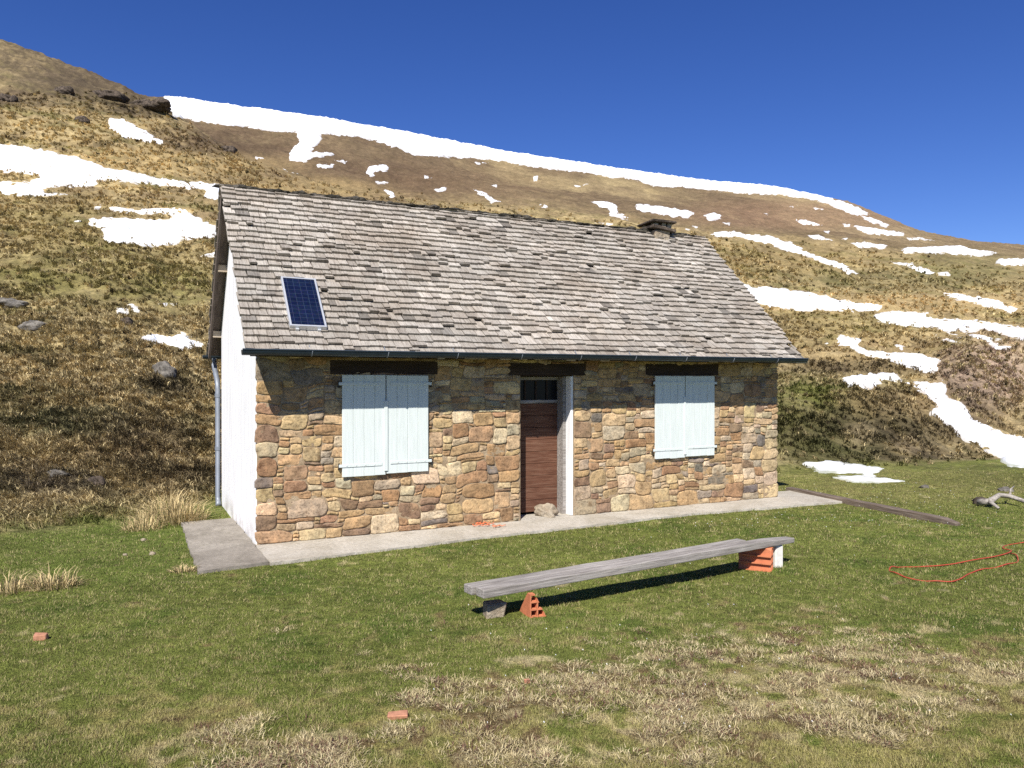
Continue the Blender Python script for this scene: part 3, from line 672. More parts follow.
# ------------------------------------------------------------------ the hut
hut = empty('stone_hut', (HX, HYW, 0), UA)
tag(hut, 'stone mountain hut with wooden shingle roof and pale blue closed shutters', 'hut')
W, D = 8.56, 3.45
RV, RW = 2.05, 4.80; EV, EW = -.44, 2.36; BV, BW = 3.88, 2.46
S1 = (RW - EW) / (RV - EV); S2 = (RW - BW) / (BV - RV)
def roof_w(v): return EW + (v - EV) * S1 if v <= RV else RW - (v - RV) * S2
WTOP = roof_w(0) - .17
DOOR = (3.61, 4.49, 0.0, 2.06)
LINT = [(.90, 2.35, 2.075, 2.25), (3.42, 4.70, 2.065, 2.24), (5.79, 7.25, 2.075, 2.25)]

# front wall core (mortar face) with the door opening left out
mb = MB()
mb.box((.012, -.007, -.3), (DOOR[0], .42, WTOP)); mb.box((DOOR[1], -.007, -.3), (W - .012, .42, WTOP)); mb.box((DOOR[0], .002, LINT[1][2] + .002), (DOOR[1], .42, WTOP - .002))
fw = mb.build('front_wall', MORTAR, hut)
# stones laid by filling a fine grid with random blocks
GU, GW = .045, .045
nu, nw = int(W / GU), int(WTOP / GW)
occ = np.zeros((nu, nw), bool)
def block(u0, u1, w0, w1):
    occ[max(0, int(round(u0 / GU))):int(round(u1 / GU)), max(0, int(round(w0 / GW))):int(round(w1 / GW))] = True
block(DOOR[0], DOOR[1], 0, DOOR[3])
for l in LINT: block(*l)
rects = []
rs = random.Random(5)
for j in range(nw):
    i = 0
    while i < nu:
        if occ[i, j]: i += 1; continue
        big = rs.random()
        low = 1.25 if j < 7 else 1.0
        if big < .24: w_, h_ = rs.randint(6, 10), rs.randint(3, 5)
        elif big < .58: w_, h_ = rs.randint(3, 7), rs.randint(2, 4)
        elif big < .82: w_, h_ = rs.randint(4, 9), rs.randint(1, 2)
        else: w_, h_ = rs.randint(2, 4), rs.randint(2, 4)
        w_ = int(w_ * low); h_ = max(1, int(h_ * low))
        if i < 4: w_ = rs.randint(5, 9); h_ = rs.randint(3, 5)
        ww = 0
        while i + ww < nu and ww < w_ and not occ[i + ww, j]: ww += 1
        rest = 0
        while i + ww + rest < nu and rest < 3 and not occ[i + ww + rest, j]: rest += 1
        if rest and (i + ww + rest >= nu or occ[i + ww + rest, j]) and rest < 2: ww += rest
        h_ = min(h_, max(1, ww - 1), 5)
        hh = 1
        while hh < h_ and j + hh < nw and not occ[i:i + ww, j + hh].any(): hh += 1
        occ[i:i + ww, j:j + hh] = True
        rects.append((i * GU, (i + ww) * GU, j * GW, (j + hh) * GW))
        i += ww
PAL = [((.395, .285, .16), 30), ((.35, .24, .13), 22), ((.45, .345, .21), 24), ((.28, .175, .098), 12), ((.21, .145, .095), 10), ((.27, .235, .18), 7), ((.16, .14, .12), 3), ((.32, .205, .125), 3), ((.47, .39, .27), 12), ((.36, .295, .21), 14)]
pool = [c for c, k in PAL for _ in range(k)]
sv, sf, scol = [], [], []
def warp(u, w):
    e = min(u, W - u, abs(u - DOOR[0]) if w < DOOR[3] else 9, abs(u - DOOR[1]) if w < DOOR[3] else 9) / .25
    e = max(0.0, min(1.0, e))
    a = .05 * e
    return u + a * (float(vn(u * 3.1, w * 3.1, 81)) + .25 * float(vn(u * 8, w * 8, 85))), w + min(1, w / .1) * (.04 * float(vn(u * 2.4 + 9, w * 3.6, 82)) + .012 * float(vn(u * 8, w * 8, 83)))
def stone(u0, u1, w0, w1):
    c = rs.choice(pool); k = rs.uniform(.9, 1.18); col = tuple(x * k * rs.uniform(.95, 1.05) for x in c)
    gap = rs.uniform(.001, .0055)
    a, b = (u1 - u0) / 2 - gap, (w1 - w0) / 2 - gap
    cu, cw = (u0 + u1) / 2, (w0 + w1) / 2
    nn = 32; ex = rs.uniform(14, 40); d = rs.uniform(.011, .024); tu, tw = rs.uniform(-.10, .10), rs.uniform(-.14, .14)
    chop = [rs.uniform(.80, .97) if rs.random() < .38 else 1 for _ in range(4)]
    out = []
    ph = rs.uniform(0, 99)
    for t in range(nn):
        th = 2 * math.pi * (t + .5) / nn
        cc, ss = math.cos(th), math.sin(th)
        # even spacing on a rounded rectangle
        r_ = (abs(cc) ** ex + abs(ss) ** ex) ** (-1 / ex)
        q = int(th / (math.pi / 2)) % 4
        corner = abs(math.sin(2 * th)) ** 3
        r_ *= 1 - (1 - chop[q]) * corner
        r_ *= 1 + (.02 * math.sin(3 * th + ph) + rs.uniform(-.018, .012)) * (1 if min(a, b) > .05 else .5)
        out.append((r_ * cc, r_ * ss))
    k0 = len(sv)
    for scale, dep in ((1.0, .01), (1.0, -.005), (.982, -d * .92), (.86, -d), (.42, -d * 1.04)):
        for (x, y) in out:
            # inset by a constant distance rather than by ratio
            sx = x * a - math.copysign(min((1 - scale) * .12, .6 * a), x) * abs(x) if scale > .5 else x * a * .42
            sy = y * b - math.copysign(min((1 - scale) * .12, .6 * b), y) * abs(y) if scale > .5 else y * b * .42
            uu, ww = warp(cu + sx, cw + sy)
            dd = dep
            if dep < -.005:
                dd += .009 * float(vn(uu * 13, ww * 17, 84)) + .004 * float(vn(uu * 37, ww * 41, 86)) + tu * sx * .3 + tw * sy * .3
                dd = min(dd, -.003)
            sv.append((uu, dd, ww))
    uu, ww = warp(cu, cw); sv.append((uu, -d * 1.1 + .006 * rs.uniform(-1, 1), ww))
    for rg in range(4):
        for t in range(nn):
            A = k0 + rg * nn + t; B = k0 + rg * nn + (t + 1) % nn
            sf.append((A, B, B + nn, A + nn))
    for t in range(nn): sf.append((k0 + 4 * nn + t, k0 + 4 * nn + (t + 1) % nn, k0 + 5 * nn))
    scol.extend([col] * (5 * nn + 1))
for r_ in rects:
    u0, u1, w0, w1 = r_
    if u0 < .01: u0 -= rs.uniform(0, .02)
    if u1 > W - GU * 1.5: u1 = W + rs.uniform(-.005, .02)
    stone(u0, u1, w0, w1)
mb = MB(); mb.v = sv; mb.f = sf; mb.c = scol
so = mb.build('facing_stones', STONE, fw, smooth=False)
mod = so.modifiers.new('sub', 'SUBSURF'); mod.levels = 0; mod.render_levels = 0
me = so.data; me.polygons.foreach_set('use_smooth', [True] * len(me.polygons))

# other walls
mb = MB()
gp = [(.022, -.3), (D, -.3), (D, roof_w(D) - .17), (RV, RW - .19), (.022, roof_w(.022) - .17)]
mb.add([(0, v, w) for v, w in gp] + [(.3, v, w) for v, w in gp], [(4, 3, 2, 1, 0), (5, 6, 7, 8, 9)] + [(i, (i + 1) % 5, 5 + (i + 1) % 5, 5 + i) for i in range(5)])
o = mb.build('gable_wall', WHITE, hut); o['label'] = 'white rendered gable wall'
mb = MB()
gp2 = [(.022, -.3), (D - .004, -.3), (D - .004, roof_w(D) - .18), (RV, RW - .2), (.022, roof_w(.022) - .18)]
mb.add([(W - .012, v, w) for v, w in gp2] + [(W - .3, v, w) for v, w in gp2], [(0, 1, 2, 3, 4), (9, 8, 7, 6, 5)] + [(i, 5 + i, 5 + (i + 1) % 5, (i + 1) % 5) for i in range(5)])
mb.build('side_wall', MORTAR, hut)
mb = MB(); mb.box((.305, D - .3, -.3), (W - .305, D - .006, roof_w(D) - .2)); mb.build('rear_wall', WHITE, hut)

# lintels
for i, (u0, u1, w0, w1) in enumerate(LINT):
    mb = MB(); mb.box((u0, -.022, w0), (u1, .09, w1), jit=.004); mb.build('lintel', DARKWOOD, hut, bevel=.006)

# door: recessed, with transom, frame and white jamb
door = MB()
for k in range(9):
    w0 = .05 + k * .178; door.box((DOOR[0] + .05, .30 + random.uniform(-.003, .003), w0 + .002), (DOOR[1] - .096, .345, w0 + .176))
door = door.build('door', DOORWOOD, hut, bevel=.003)
mb = MB()
mb.box((DOOR[0] + .002, .27, .01), (DOOR[0] + .05, .36, 2.05)); mb.box((DOOR[1] - .095, .13, .01), (DOOR[1] - .045, .36, 2.05))
mb.box((DOOR[0] + .051, .272, 1.655), (DOOR[1] - .096, .355, 1.705)); mb.box((DOOR[0] + .051, .271, 2.0), (DOOR[1] - .096, .356, 2.048))
mb.build('door_frame', OLDWOOD, hut, bevel=.004)
tr = MB()
for k in range(1, 4):
    uu = DOOR[0] + .05 + k * (DOOR[1] - DOOR[0] - .145) / 4; tr.box((uu - .012, .285, 1.706), (uu + .012, .325, 1.999))
tr = tr.build('transom_window', DARKWOOD, hut)
mb = MB(); mb.box((DOOR[0] + .052, .305, 1.707), (DOOR[1] - .097, .315, 1.998)); mb.build('pane', GLASS, tr)
mb = MB(); mb.box((DOOR[1] - .043, -.008, 0.004), (DOOR[1] - .002, .4, 2.055)); mb.build('door_jamb', WHITE, hut, bevel=.006)
mb = MB(); mb.box((DOOR[0], .03, -.1), (DOOR[1], .4, .012)); mb.build('threshold', PALECONC, hut)

# shutters
def shutter(u0, u1, w0, w1, hinge_left, cover):
    s = MB(); n = 4; pw = (u1 - u0) / n
    for k in range(n):
        dv = random.uniform(-.0015, .0015)
        s.box((u0 + k * pw + .0012, -.062 + dv, w0 + random.uniform(-.004, .004)), (u0 + (k + 1) * pw - .0012, -.036, w1 + random.uniform(-.003, .003)))
    s.box((u0 + .004, -.046, w0 + .01), (u1 - .004, -.034, w1 - .01))
    o = s.build('shutter', PAINT, hut, bevel=.003)
    for w in (w0 + .14, w1 - .11):
        h = MB()
        a, b = (u0 - .045, u1 - .05) if hinge_left else (u0 + .05, u1 + .045)
        h.box((a, -.07, w - .019), (b, -.0645, w + .019))
        for t in range(4):
            uu = a + .1 + t * (b - a - .2) / 3; h.box((uu - .007, -.075, w - .007), (uu + .007, -.0695, w + .007))
        h.build('strap_hinge', PAINT, o, bevel=.002)
        p = MB(); e = u0 - .04 if hinge_left else u1 + .04
        p.tube([(e, -.055, w - .045), (e, -.055, w + .035)], .011, 8); p.box((e - .008, -.05, w - .05), (e + .008, .01, w - .03)); p.build('hinge_pin', IRON, o)
    if cover:
        c = MB(); c.box((u1 - .022, -.076, w0 + .05), (u1 + .026, -.0635, w1 - .33)); c.build('cover_strip', PAINT, o, bevel=.002)
    return o
for (a, b, m_) in ((1.04, 2.20, 1.615), (5.945, 7.13, 6.53)):
    shutter(a, m_ - .006, .77, 2.062, True, True); shutter(m_ + .006, b, .785, 2.062, False, False)

# roof: boards below, shingles above
roof = MB()
UL, UR = -.16, 8.72
def slab(mbx, v0, w0, v1, w1, t, u0, u1, off=0.0):
    L = math.hypot(v1 - v0, w1 - w0); dv, dw = (v1 - v0) / L, (w1 - w0) / L; nv, nw_ = -dw, dv
    if nw_ < 0: nv, nw_ = -nv, -nw_
    P = [(v0 + nv * off, w0 + nw_ * off), (v1 + nv * off, w1 + nw_ * off), (v1 + nv * (off - t), w1 + nw_ * (off - t)), (v0 + nv * (off - t), w0 + nw_ * (off - t))]
    mbx.add([(u0, *p) for p in P] + [(u1, *p) for p in P], [(0, 1, 2, 3), (7, 6, 5, 4), (0, 4, 5, 1), (1, 5, 6, 2), (2, 6, 7, 3), (3, 7, 4, 0)])
slab(roof, EV, EW, RV - .01, RW - .01, .05, UL + .02, UR - .02, -.05)
slab(roof, RV + .01, RW - .02, BV, BW, .05, UL + .02, UR - .02, -.05)
roof = roof.build('roof', SOFFIT, hut)
sv, sf, scol = [], [], []
SHP = [(.36, .338, .30), (.39, .368, .33), (.335, .312, .275), (.415, .393, .355), (.31, .288, .255), (.375, .357, .32)]
def shingles(v0, w0, v1, w1, n, seed):
    q = random.Random(seed)
    L = math.hypot(v1 - v0, w1 - w0); dv, dw = (v1 - v0) / L, (w1 - w0) / L
    nv, nw_ = (-dw, dv) if dv > 0 else (dw, -dv)
    e = L / n
    for k in range(-1, n):
        s0 = max(k * e, -.05)
        u = UL + q.uniform(-.03, .0)
        while u < UR - .02:
            wd = q.choice([q.uniform(.08, .13), q.uniform(.12, .19), q.uniform(.14, .23)])
            u1 = min(u + wd, UR + q.uniform(-.02, .025))
            b = q.choice(SHP); kk = q.uniform(.86, 1.1) * (1 + .12 * float(vn(u * .8, s0 * 1.6, seed))); col = tuple(x * kk for x in b)
            if q.random() < .03: col = tuple(x * .55 for x in col)
            lift = q.uniform(0, .008) if q.random() > .10 else q.uniform(.008, .034)
            butt = s0 + q.uniform(-.018, .014) + .022 * float(vn(u * .7, k * .9, seed + 3)) + (q.uniform(.03, .09) if q.random() < .03 else 0)
            top = min(s0 + e * 1.75, L + .02)
            sag = .022 * float(vn(u * .45, s0 * .5, seed + 5)) - .012
            th = q.uniform(.028, .046); sk = q.uniform(-.006, .006)
            if q.random() < .0015: u = u1 + .004; continue
            g_ = q.uniform(.003, .012)
            def P(uu, s, h): return (uu, v0 + dv * s + nv * h, w0 + dw * s + nw_ * h)
            h0 = .034 + lift + sag; h1 = -.022 + sag
            k0 = len(sv)
            j1, j2 = q.uniform(-.007, .007), q.uniform(-.007, .007)
            sv.extend([P(u, butt + j1, h0 - th), P(u1 - g_, butt + j2, h0 - th), P(u1 - g_ + sk, top, h1 - .004), P(u + sk, top, h1 - .004),
                       P(u, butt + j1, h0), P(u1 - g_, butt + j2, h0 + q.uniform(-.004, .004)), P(u1 - g_ + sk, top, h1 + .006), P(u + sk, top, h1 + .006)])
            fl = ((0, 3, 2, 1), (4, 5, 6, 7), (0, 1, 5, 4), (1, 2, 6, 5), (2, 3, 7, 6), (3, 0, 4, 7))
            if dv < 0: fl = tuple(tuple(reversed(f)) for f in fl)
            sf.extend(tuple(i + k0 for i in f) for f in fl); scol.extend([col] * 8)
            u = u1
shingles(EV - .03, EW - .02, RV, RW, 28, 3)
shingles(BV + .03, BW - .03, RV, RW, 24, 4)
mb = MB(); mb.v = sv; mb.f = sf; mb.c = scol
mb.build('shingles', SHINGLE, roof)

# lumpy mossy ridge
def lump(mbx, c, r, seed, sub=2, flat=1.0):
    b = bmesh.new(); bmesh.ops.create_icosphere(b, subdivisions=sub, radius=1)
    o_ = np.array([v.co[:] for v in b.verts])
    nzz = fbm(o_[:, 0] * 1.6 + seed * 3.1, o_[:, 1] * 1.6 + o_[:, 2] * 1.9, 3, seed) + .5 * (np.abs(vn(o_[:, 0] * 2.3 + o_[:, 2] * 1.7, o_[:, 1] * 2.6 - seed, seed + 3)) - .5)
    nzz = np.round(nzz * 5) / 5 * .5 + nzz * .5
    o_ = o_ * (1 + .38 * nzz)[:, None] * np.array(r)
    mbx.add([tuple(np.array(c) + p) for p in o_], [tuple(v.index for v in f.verts) for f in b.faces]); b.free()
mb = MB(); q = random.Random(8); u = UL
while u < UR - .05:
    big = q.random() < (.6 if u < 5.5 else .3)
    lump(mb, (u, RV + q.uniform(-.04, .02), RW + q.uniform(-.02, .0)), (q.uniform(.09, .15), q.uniform(.05, .09), q.uniform(.03, .055) if big else q.uniform(.014, .025)), int(u * 100), 1)
    u += q.uniform(.07, .11)
mb.build('ridge_moss', MOSS, roof)
# verge boards, purlin ends
mb = MB()
slab(mb, RV + .03, RW - .03, BV, BW, .15, UL - .005, UL + .025, -.04); mb.build('barge_board', SOFFIT, roof)
for (v, w) in ((1.30, roof_w(1.30) - .2), (2.75, roof_w(2.75) - .21), (3.5, roof_w(3.5) - .21)):
    mb = MB(); mb.box((UL + .03, v - .05, w - .055), (.05, v + .05, w + .055), jit=.004); mb.build('purlin', PALEWOOD, roof, bevel=.005)

# gutter with joints and brackets
mb = MB(); gv, gw, gr = EV - .085, EW - .015, .062
GU0, GU1 = -.235, 8.66
prof = [(gv + gr * math.cos(t), gw + gr * math.sin(t)) for t in np.linspace(math.pi, 2 * math.pi, 11)] + [(gv + (gr - .006) * math.cos(t), gw + (gr - .006) * math.sin(t)) for t in np.linspace(2 * math.pi, math.pi, 11)]
m_ = len(prof)
mb.add([(GU0, *p) for p in prof] + [(GU1, *p) for p in prof], [(i, (i + 1) % m_, m_ + (i + 1) % m_, m_ + i) for i in range(m_)])
mb.tube([(GU0, gv - gr, gw + .004), (GU1, gv - gr, gw + .004)], .0105, 8)
mb.add([(GU0, *p) for p in prof[:11]], [tuple(range(11))]); mb.add([(GU1, *p) for p in prof[:11]], [tuple(range(10, -1, -1))])
gut = mb.build('gutter', ZINC, roof)
for u in np.arange(.55, 8.7, .93):
    mb = MB()
    arc = [(u, gv + (gr + .004) * math.cos(t), gw + (gr + .004) * math.sin(t)) for t in np.linspace(math.pi * .97, 2.03 * math.pi, 11)]
    mb.tube(arc + [(u, gv + .12, gw + .07)], .006, 6); mb.build('gutter_bracket', PIPE, gut)
mb = MB(); slab(mb, EV - .005, EW - .07, EV + .01, EW - .07, .12, UL + .03, UR - .03, 0)
mb = MB(); mb.box((UL + .03, EV + .005, EW - .085), (UR - .03, EV + .03, EW - .045)); mb.build('fascia', DARKWOOD, roof)
mb = MB(); gv2 = BV + .075; 
prof2 = [(gv2 + gr * math.cos(t), BW - .05 + gr * math.sin(t)) for t in np.linspace(math.pi, 2 * math.pi, 9)]
mb.add([(GU0, *p) for p in prof2] + [(GU1, *p) for p in prof2], [(i, i + 1, 10 + i, 9 + i) for i in range(8)]); mb.build('rear_gutter', ZINC, roof)
mb = MB()
mb.tube([(-.06, BV + .06, BW - .1), (-.06, BV + .06, BW - .2), (-.055, BV - .02, BW - .3), (-.052, D + .10, BW - .48), (-.05, D + .06, BW - .6), (-.05, D + .06, .12), (-.05, D + .02, .04), (-.06, D - .06, .0)], .042, 12)
dp = mb.build('downpipe', PIPE, hut, smooth=True)
for w in (.9, 1.75):
    mb = MB(); mb.tube([(-.05, D + .06, w - .03), (-.05, D + .06, w + .03)], .048, 12); mb.build('pipe_collar', PIPE, dp)

# chimney on the ridge
CU = 7.58
ch = MB(); ch.box((CU - .18, RV - .18, RW - .3), (CU + .18, RV + .18, RW + .0), jit=.015); ch = ch.build('chimney', TANROCK, hut, bevel=.015)
mb = MB(); M1 = Matrix.Translation((CU, RV, RW + .022)) @ Matrix.Rotation(R(6), 4, 'Y'); mb.box((-.26, -.25, -.022), (.27, .25, .022), M=M1, jit=.012); mb.build('slab', DARKROCK, ch, bevel=.01)
for du, dv_ in ((-.15, -.14), (.02, -.15), (.17, -.13), (-.15, .14), (.16, .14)):
    mb = MB(); mb.box((CU + du - .045, RV + dv_ - .05, RW + .03), (CU + du + .045, RV + dv_ + .05, RW + .125), jit=.012); mb.build('pier', TANROCK, ch, bevel=.01)
mb = MB(); M2 = Matrix.Translation((CU, RV, RW + .142)) @ Matrix.Rotation(R(-4), 4, 'X'); mb.box((-.28, -.26, -.02), (.28, .26, .02), M=M2, jit=.015); mb.build('cap', DARKROCK, ch, bevel=.01)

# solar panel lying on the roof
def ray_local(px, py):
    d = Vector(((px - CX) / F, 1.0, -(py - HY) / F)); o_ = Vector((0, 0, EYE))
    M = Matrix.Translation((HX, HYW, 0)) @ Matrix.Rotation(UA, 4, 'Z'); Mi = M.inverted()
    return Mi @ o_, Mi.to_3x3() @ d
def on_roof(px, py, off=.06):
    o_, d = ray_local(px, py); nrm = Vector((0, -(RW - EW), RV - EV)).normalized(); p0 = Vector((0, EV, EW)) + nrm * off
    t = nrm.dot(p0 - o_) / nrm.dot(d); return o_ + d * t
TL, TR, BR, BL = [on_roof(*p) for p in ((281, 277.5), (315, 279), (327.5, 328), (290, 325.5))]
cen = (TL + TR + BR + BL) / 4
ax = ((TR - TL) + (BR - BL)).normalized(); nrm = Vector((0, -(RW - EW), RV - EV)).normalized(); ax = (ax - nrm * ax.dot(nrm)).normalized(); ay = nrm.cross(ax)
pw = ((TR - TL).length + (BR - BL).length) / 2; ph = ((TL - BL).length + (TR - BR).length) / 2
Mh = Matrix.Translation((HX, HYW, 0)) @ Matrix.Rotation(UA, 4, 'Z')
rot = Matrix((ax, ay, nrm)).transposed().to_4x4()
sp_ = empty('solar_panel'); sp_.matrix_world = Mh @ Matrix.Translation(cen) @ rot
tag(sp_, 'dark blue solar panel in silver frame lying on the shingle roof', 'solar panel')
fr = MB(); t_ = .022
fr.box((-pw / 2, -ph / 2, -.06), (pw / 2, -ph / 2 + t_, .012)); fr.box((-pw / 2, ph / 2 - t_, -.06), (pw / 2, ph / 2, .012))
fr.box((-pw / 2, -ph / 2 + t_, -.06), (-pw / 2 + t_, ph / 2 - t_, .012)); fr.box((pw / 2 - t_, -ph / 2 + t_, -.06), (pw / 2, ph / 2 - t_, .012))
fr.build('frame', ALU, sp_)
mb = MB(); mb.box((-pw / 2 + t_ + .001, -ph / 2 + t_ + .001, -.03), (pw / 2 - t_ - .001, ph / 2 - t_ - .001, .002)); mb.build('cell_sheet', CELLS, sp_)
for sx_ in (-1, 1):
    mb = MB(); mb.box((sx_ * pw * .3 - .02, -ph / 2 - .03, -.07), (sx_ * pw * .3 + .02, -ph / 2 - .001, -.02)); mb.build('bracket', ALU, sp_)

# ------------------------------------------------------------------ concrete round the hut
def sheet(name, poly, top, bottom, m, lab, seed):
    """slab from a local polygon, edges slightly broken"""
    q = random.Random(seed); pts = []
    for k in range(len(poly)):
        a = Vector(poly[k]); b = Vector(poly[(k + 1) % len(poly)]); n = max(1, int((b - a).length / .12))
        for t in range(n):
            p = a.lerp(b, t / n); 
            if t: p = p + Vector((q.uniform(-.012, .012), q.uniform(-.012, .012)))
            pts.append(p)
    n = len(pts); b = MB()
    b.add([(p.x, p.y, top + q.uniform(-.003, .003)) for p in pts] + [(p.x, p.y, bottom) for p in pts], [tuple(range(n))] + [(i, n + i, n + (i + 1) % n, (i + 1) % n) for i in range(n)])
    o = b.build(name, m); o.location = (HX, HYW, 0); o.rotation_euler = (0, 0, UA)
    return tag(o, lab, None, None, 'structure')
sheet('concrete_slab', [(-.70, 2.02), (-.76, -1.10), (-.02, -.985), (-.015, 2.05)], .004, -.2, GREYCONC, 'rough grey concrete slab along the white gable', 1)
sheet('concrete_path', [(-.012, -1.03), (3.0, -.79), (4.95, -.71), (4.95, .03), (-.012, .03)], .0, -.2, PALECONC, 'pale concrete path along the front wall left of the door', 2)
sheet('concrete_path', [(4.962, -.70), (6.2, -.655), (9.14, -.86), (9.4, .45), (8.62, .5), (8.58, .028), (4.962, .028)], .003, -.2, PALECONC, 'pale concrete path along the front wall right of the door', 3)

# ------------------------------------------------------------------ bench of two planks on blocks
gz = lambda x, y: float(terr(np.array([x]), np.array([y]))[0][0])
bench = empty('plank_bench', (-.231, 6.32, 0), math.atan2(8.51 - 6.32, 3.09 + .231))
tag(bench, 'long low bench of two grey weathered planks propped on bricks', 'bench')
LB = math.hypot(3.321, 2.19); ZB = .222
def plank(y0, y1, x0, x1, th, name='plank', taper=0):
    b = MB(); n = 26; rows = []
    for k in range(n + 1):
        x = x0 + (x1 - x0) * k / n
        e = .004 * float(vn(x * 3 + y0 * 9, 1.0, 91)); t = 1 - taper * max(0, (k / n - .9) / .1)
        rows.append([(x, y0 + e, ZB), (x, y1 - e, ZB), (x, y1 - e, ZB + th * t + .003 * float(vn(x * 4, y1, 92))), (x, y0 + e, ZB + th * t + .003 * float(vn(x * 4, y0, 93)))])
    vs = [p for r_ in rows for p in r_]
    fs = [(k * 4 + i, (k + 1) * 4 + i, (k + 1) * 4 + (i + 1) % 4, k * 4 + (i + 1) % 4) for k in range(n) for i in range(4)]
    fs += [(0, 1, 2, 3), tuple(n * 4 + i for i in (3, 2, 1, 0))]
    b.add(vs, [tuple(reversed(f)) for f in fs]); return b.build(name, OLDWOOD, bench, bevel=.008, seg=2)
plank(0, .125, 0, LB, .074, taper=.3); plank(.143, .268, -.03, LB - .62, .072)

def hollow_brick(lx, ly, lz, cut=None, seed=0, broken=0):
    """terracotta block: holes run along x; ny x nz cells"""
    b = bmesh.new()
    def bx(lo, hi):
        r_ = bmesh.ops.create_cube(b, size=1)['verts']
        for v in r_: v.co = Vector([(lo[i] + hi[i]) / 2 + v.co[i] * (hi[i] - lo[i]) for i in range(3)])
    t = .013; ny, nz = 3, 3
    for k in range(nz + 1):
        z = k * (lz - t) / nz; bx((0, 0, z), (lx - .0005 * k, ly, z + t))
    for k in range(ny + 1):
        y = k * (ly - t) / ny
        for j in range(nz):
            z0 = j * (lz - t) / nz + t; bx((.0007, y + .0004, z0 - .0005), (lx - .0007, y + t - .0004, z0 + (lz - t) / nz - t + .0005))
    if cut:
        for co, no in cut:
            bmesh.ops.bisect_plane(b, geom=b.verts[:] + b.edges[:] + b.faces[:], plane_co=co, plane_no=no, clear_outer=True)
            es = [e for e in b.edges if e.is_boundary]
            if es: bmesh.ops.holes_fill(b, edges=es, sides=0)
    me = bpy.data.meshes.new('hollow_brick'); b.to_mesh(me); b.free(); me.materials.append(TERRA)
    o = bpy.data.objects.new('hollow_brick', me); COL.objects.link(o); return o
def ang_to(dx, dy): return math.atan2(dy, dx)
# left support: corner nearest the lens at photo (531,617)
def groundpt(px, py):
    Y = F * EYE / (py - HY); X = (px - CX) / F * Y
    for _ in range(4):
        Y = F * (EYE - gz(X, Y)) / (py - HY); X = (px - CX) / F * Y
    return X, Y
x, y = groundpt(530, 618.5); g0 = gz(x, y); lz = ZB - g0 - .002; ly = .20
hb = hollow_brick(.24, ly, lz, cut=[((.055, 0, lz), (.62, 0, .55)), ((0, ly - .045, lz), (0, -.8, .42))])
hb.location = (x + ly * math.cos(R(22)), y + ly * math.sin(R(22)), g0 - .004); hb.rotation_euler = (0, 0, R(112))
tag(hb, 'broken orange hollow brick with a slanted top under the near bench end', 'hollow brick', 'hollow bricks under the bench')
x, y = groundpt(771, 573); g1 = gz(x, y); lz = ZB - g1 - .002; ly = .16
hb2 = hollow_brick(.34, ly, lz, cut=[((0, ly - .017, 0), (0, 1, 0)), ((0, ly - .01, lz * .62), (-.25, .8, .5))])
hb2.location = (x + ly * math.cos(R(62)), y + ly * math.sin(R(62)), g1 - .004); hb2.rotation_euler = (0, 0, R(152))
tag(hb2, 'orange hollow brick with its ribbed cells laid open under the far bench end', 'hollow brick', 'hollow bricks under the bench')
def rock(name, p, r, m, seed, lab, cat, group=None, sub=4, rz=0.0, sharp=.38):
    b = MB(); lump(b, (0, 0, 0), r, seed, sub)
    if m is DARKROCK:
        q_ = random.Random(seed)
        for k in range(7):
            f = q_.uniform(.3, .6); lump(b, (q_.uniform(-.9, .9) * r[0], q_.uniform(-.5, .3) * r[1], q_.uniform(-.5, .45) * r[2]), (r[0] * f * .8, r[1] * f, r[2] * f * 1.4), seed + k * 7, 3)
    o = b.build(name, m, smooth=(sub > 2)); o.location = p; o.rotation_euler = (0, 0, rz)
    return tag(o, lab, cat, group)
x, y = groundpt(494, 617)
mb = MB(); mb.box((-.075, -.06, -.02), (.075, .07, .125), jit=.022); o = mb.build('stone_block', TANROCK, bevel=.012); o.location = (x, y + .03, gz(x, y)); o.rotation_euler = (0, 0, R(20))
tag(o, 'tan stone wedged under the near end of the bench', 'stone')
x, y = groundpt(775, 567)
mb = MB(); mb.box((-.05, -.06, -.02), (.05, .06, ZB - gz(x, y) - .003), jit=.006); o = mb.build('concrete_block', WBLOCK, bevel=.012); o.location = (x + .015, y + .02, gz(x, y)); o.rotation_euler = (0, 0, R(25))
tag(o, 'pale white block beside the orange brick under the far bench end', 'block')

# ------------------------------------------------------------------ things lying on the grass
a = Vector((*xy_of(9.42, .55), 0)); b_ = Vector((*xy_of(8.93, -2.98), 0))
LBm = (b_ - a).length
mb = MB(); n = 16; vs = []
for k in range(n + 1):
    t = k / n; xx = t * LBm; hgt = .10 * (1 - .35 * max(0, (t - .93) / .07)); wv = .012 * float(vn(xx * 1.3, 4, 95))
    ww = .075 * (1 - .3 * max(0, (t - .95) / .05))
    vs += [(xx, -ww + wv, -.05), (xx, ww + wv, -.05), (xx, ww + wv - .006, hgt + .004 * float(vn(xx * 3, 1, 96))), (xx, -ww + wv + .006, hgt + .004 * float(vn(xx * 3, 2, 97)))]
fs = [(k * 4 + i, (k + 1) * 4 + i, (k + 1) * 4 + (i + 1) % 4, k * 4 + (i + 1) % 4) for k in range(n) for i in range(4)] + [(0, 1, 2, 3), tuple(n * 4 + i for i in (3, 2, 1, 0))]
mb.add(vs, [tuple(reversed(f)) for f in fs])
o = mb.build('timber_beam', BEAMWOOD, bevel=.01, seg=2); o.location = (a.x, a.y, -.05); o.rotation_euler = (0, 0, math.atan2(b_.y - a.y, b_.x - a.x))
tag(o, 'long weathered timber beam lying on the grass from the hut corner', 'beam')

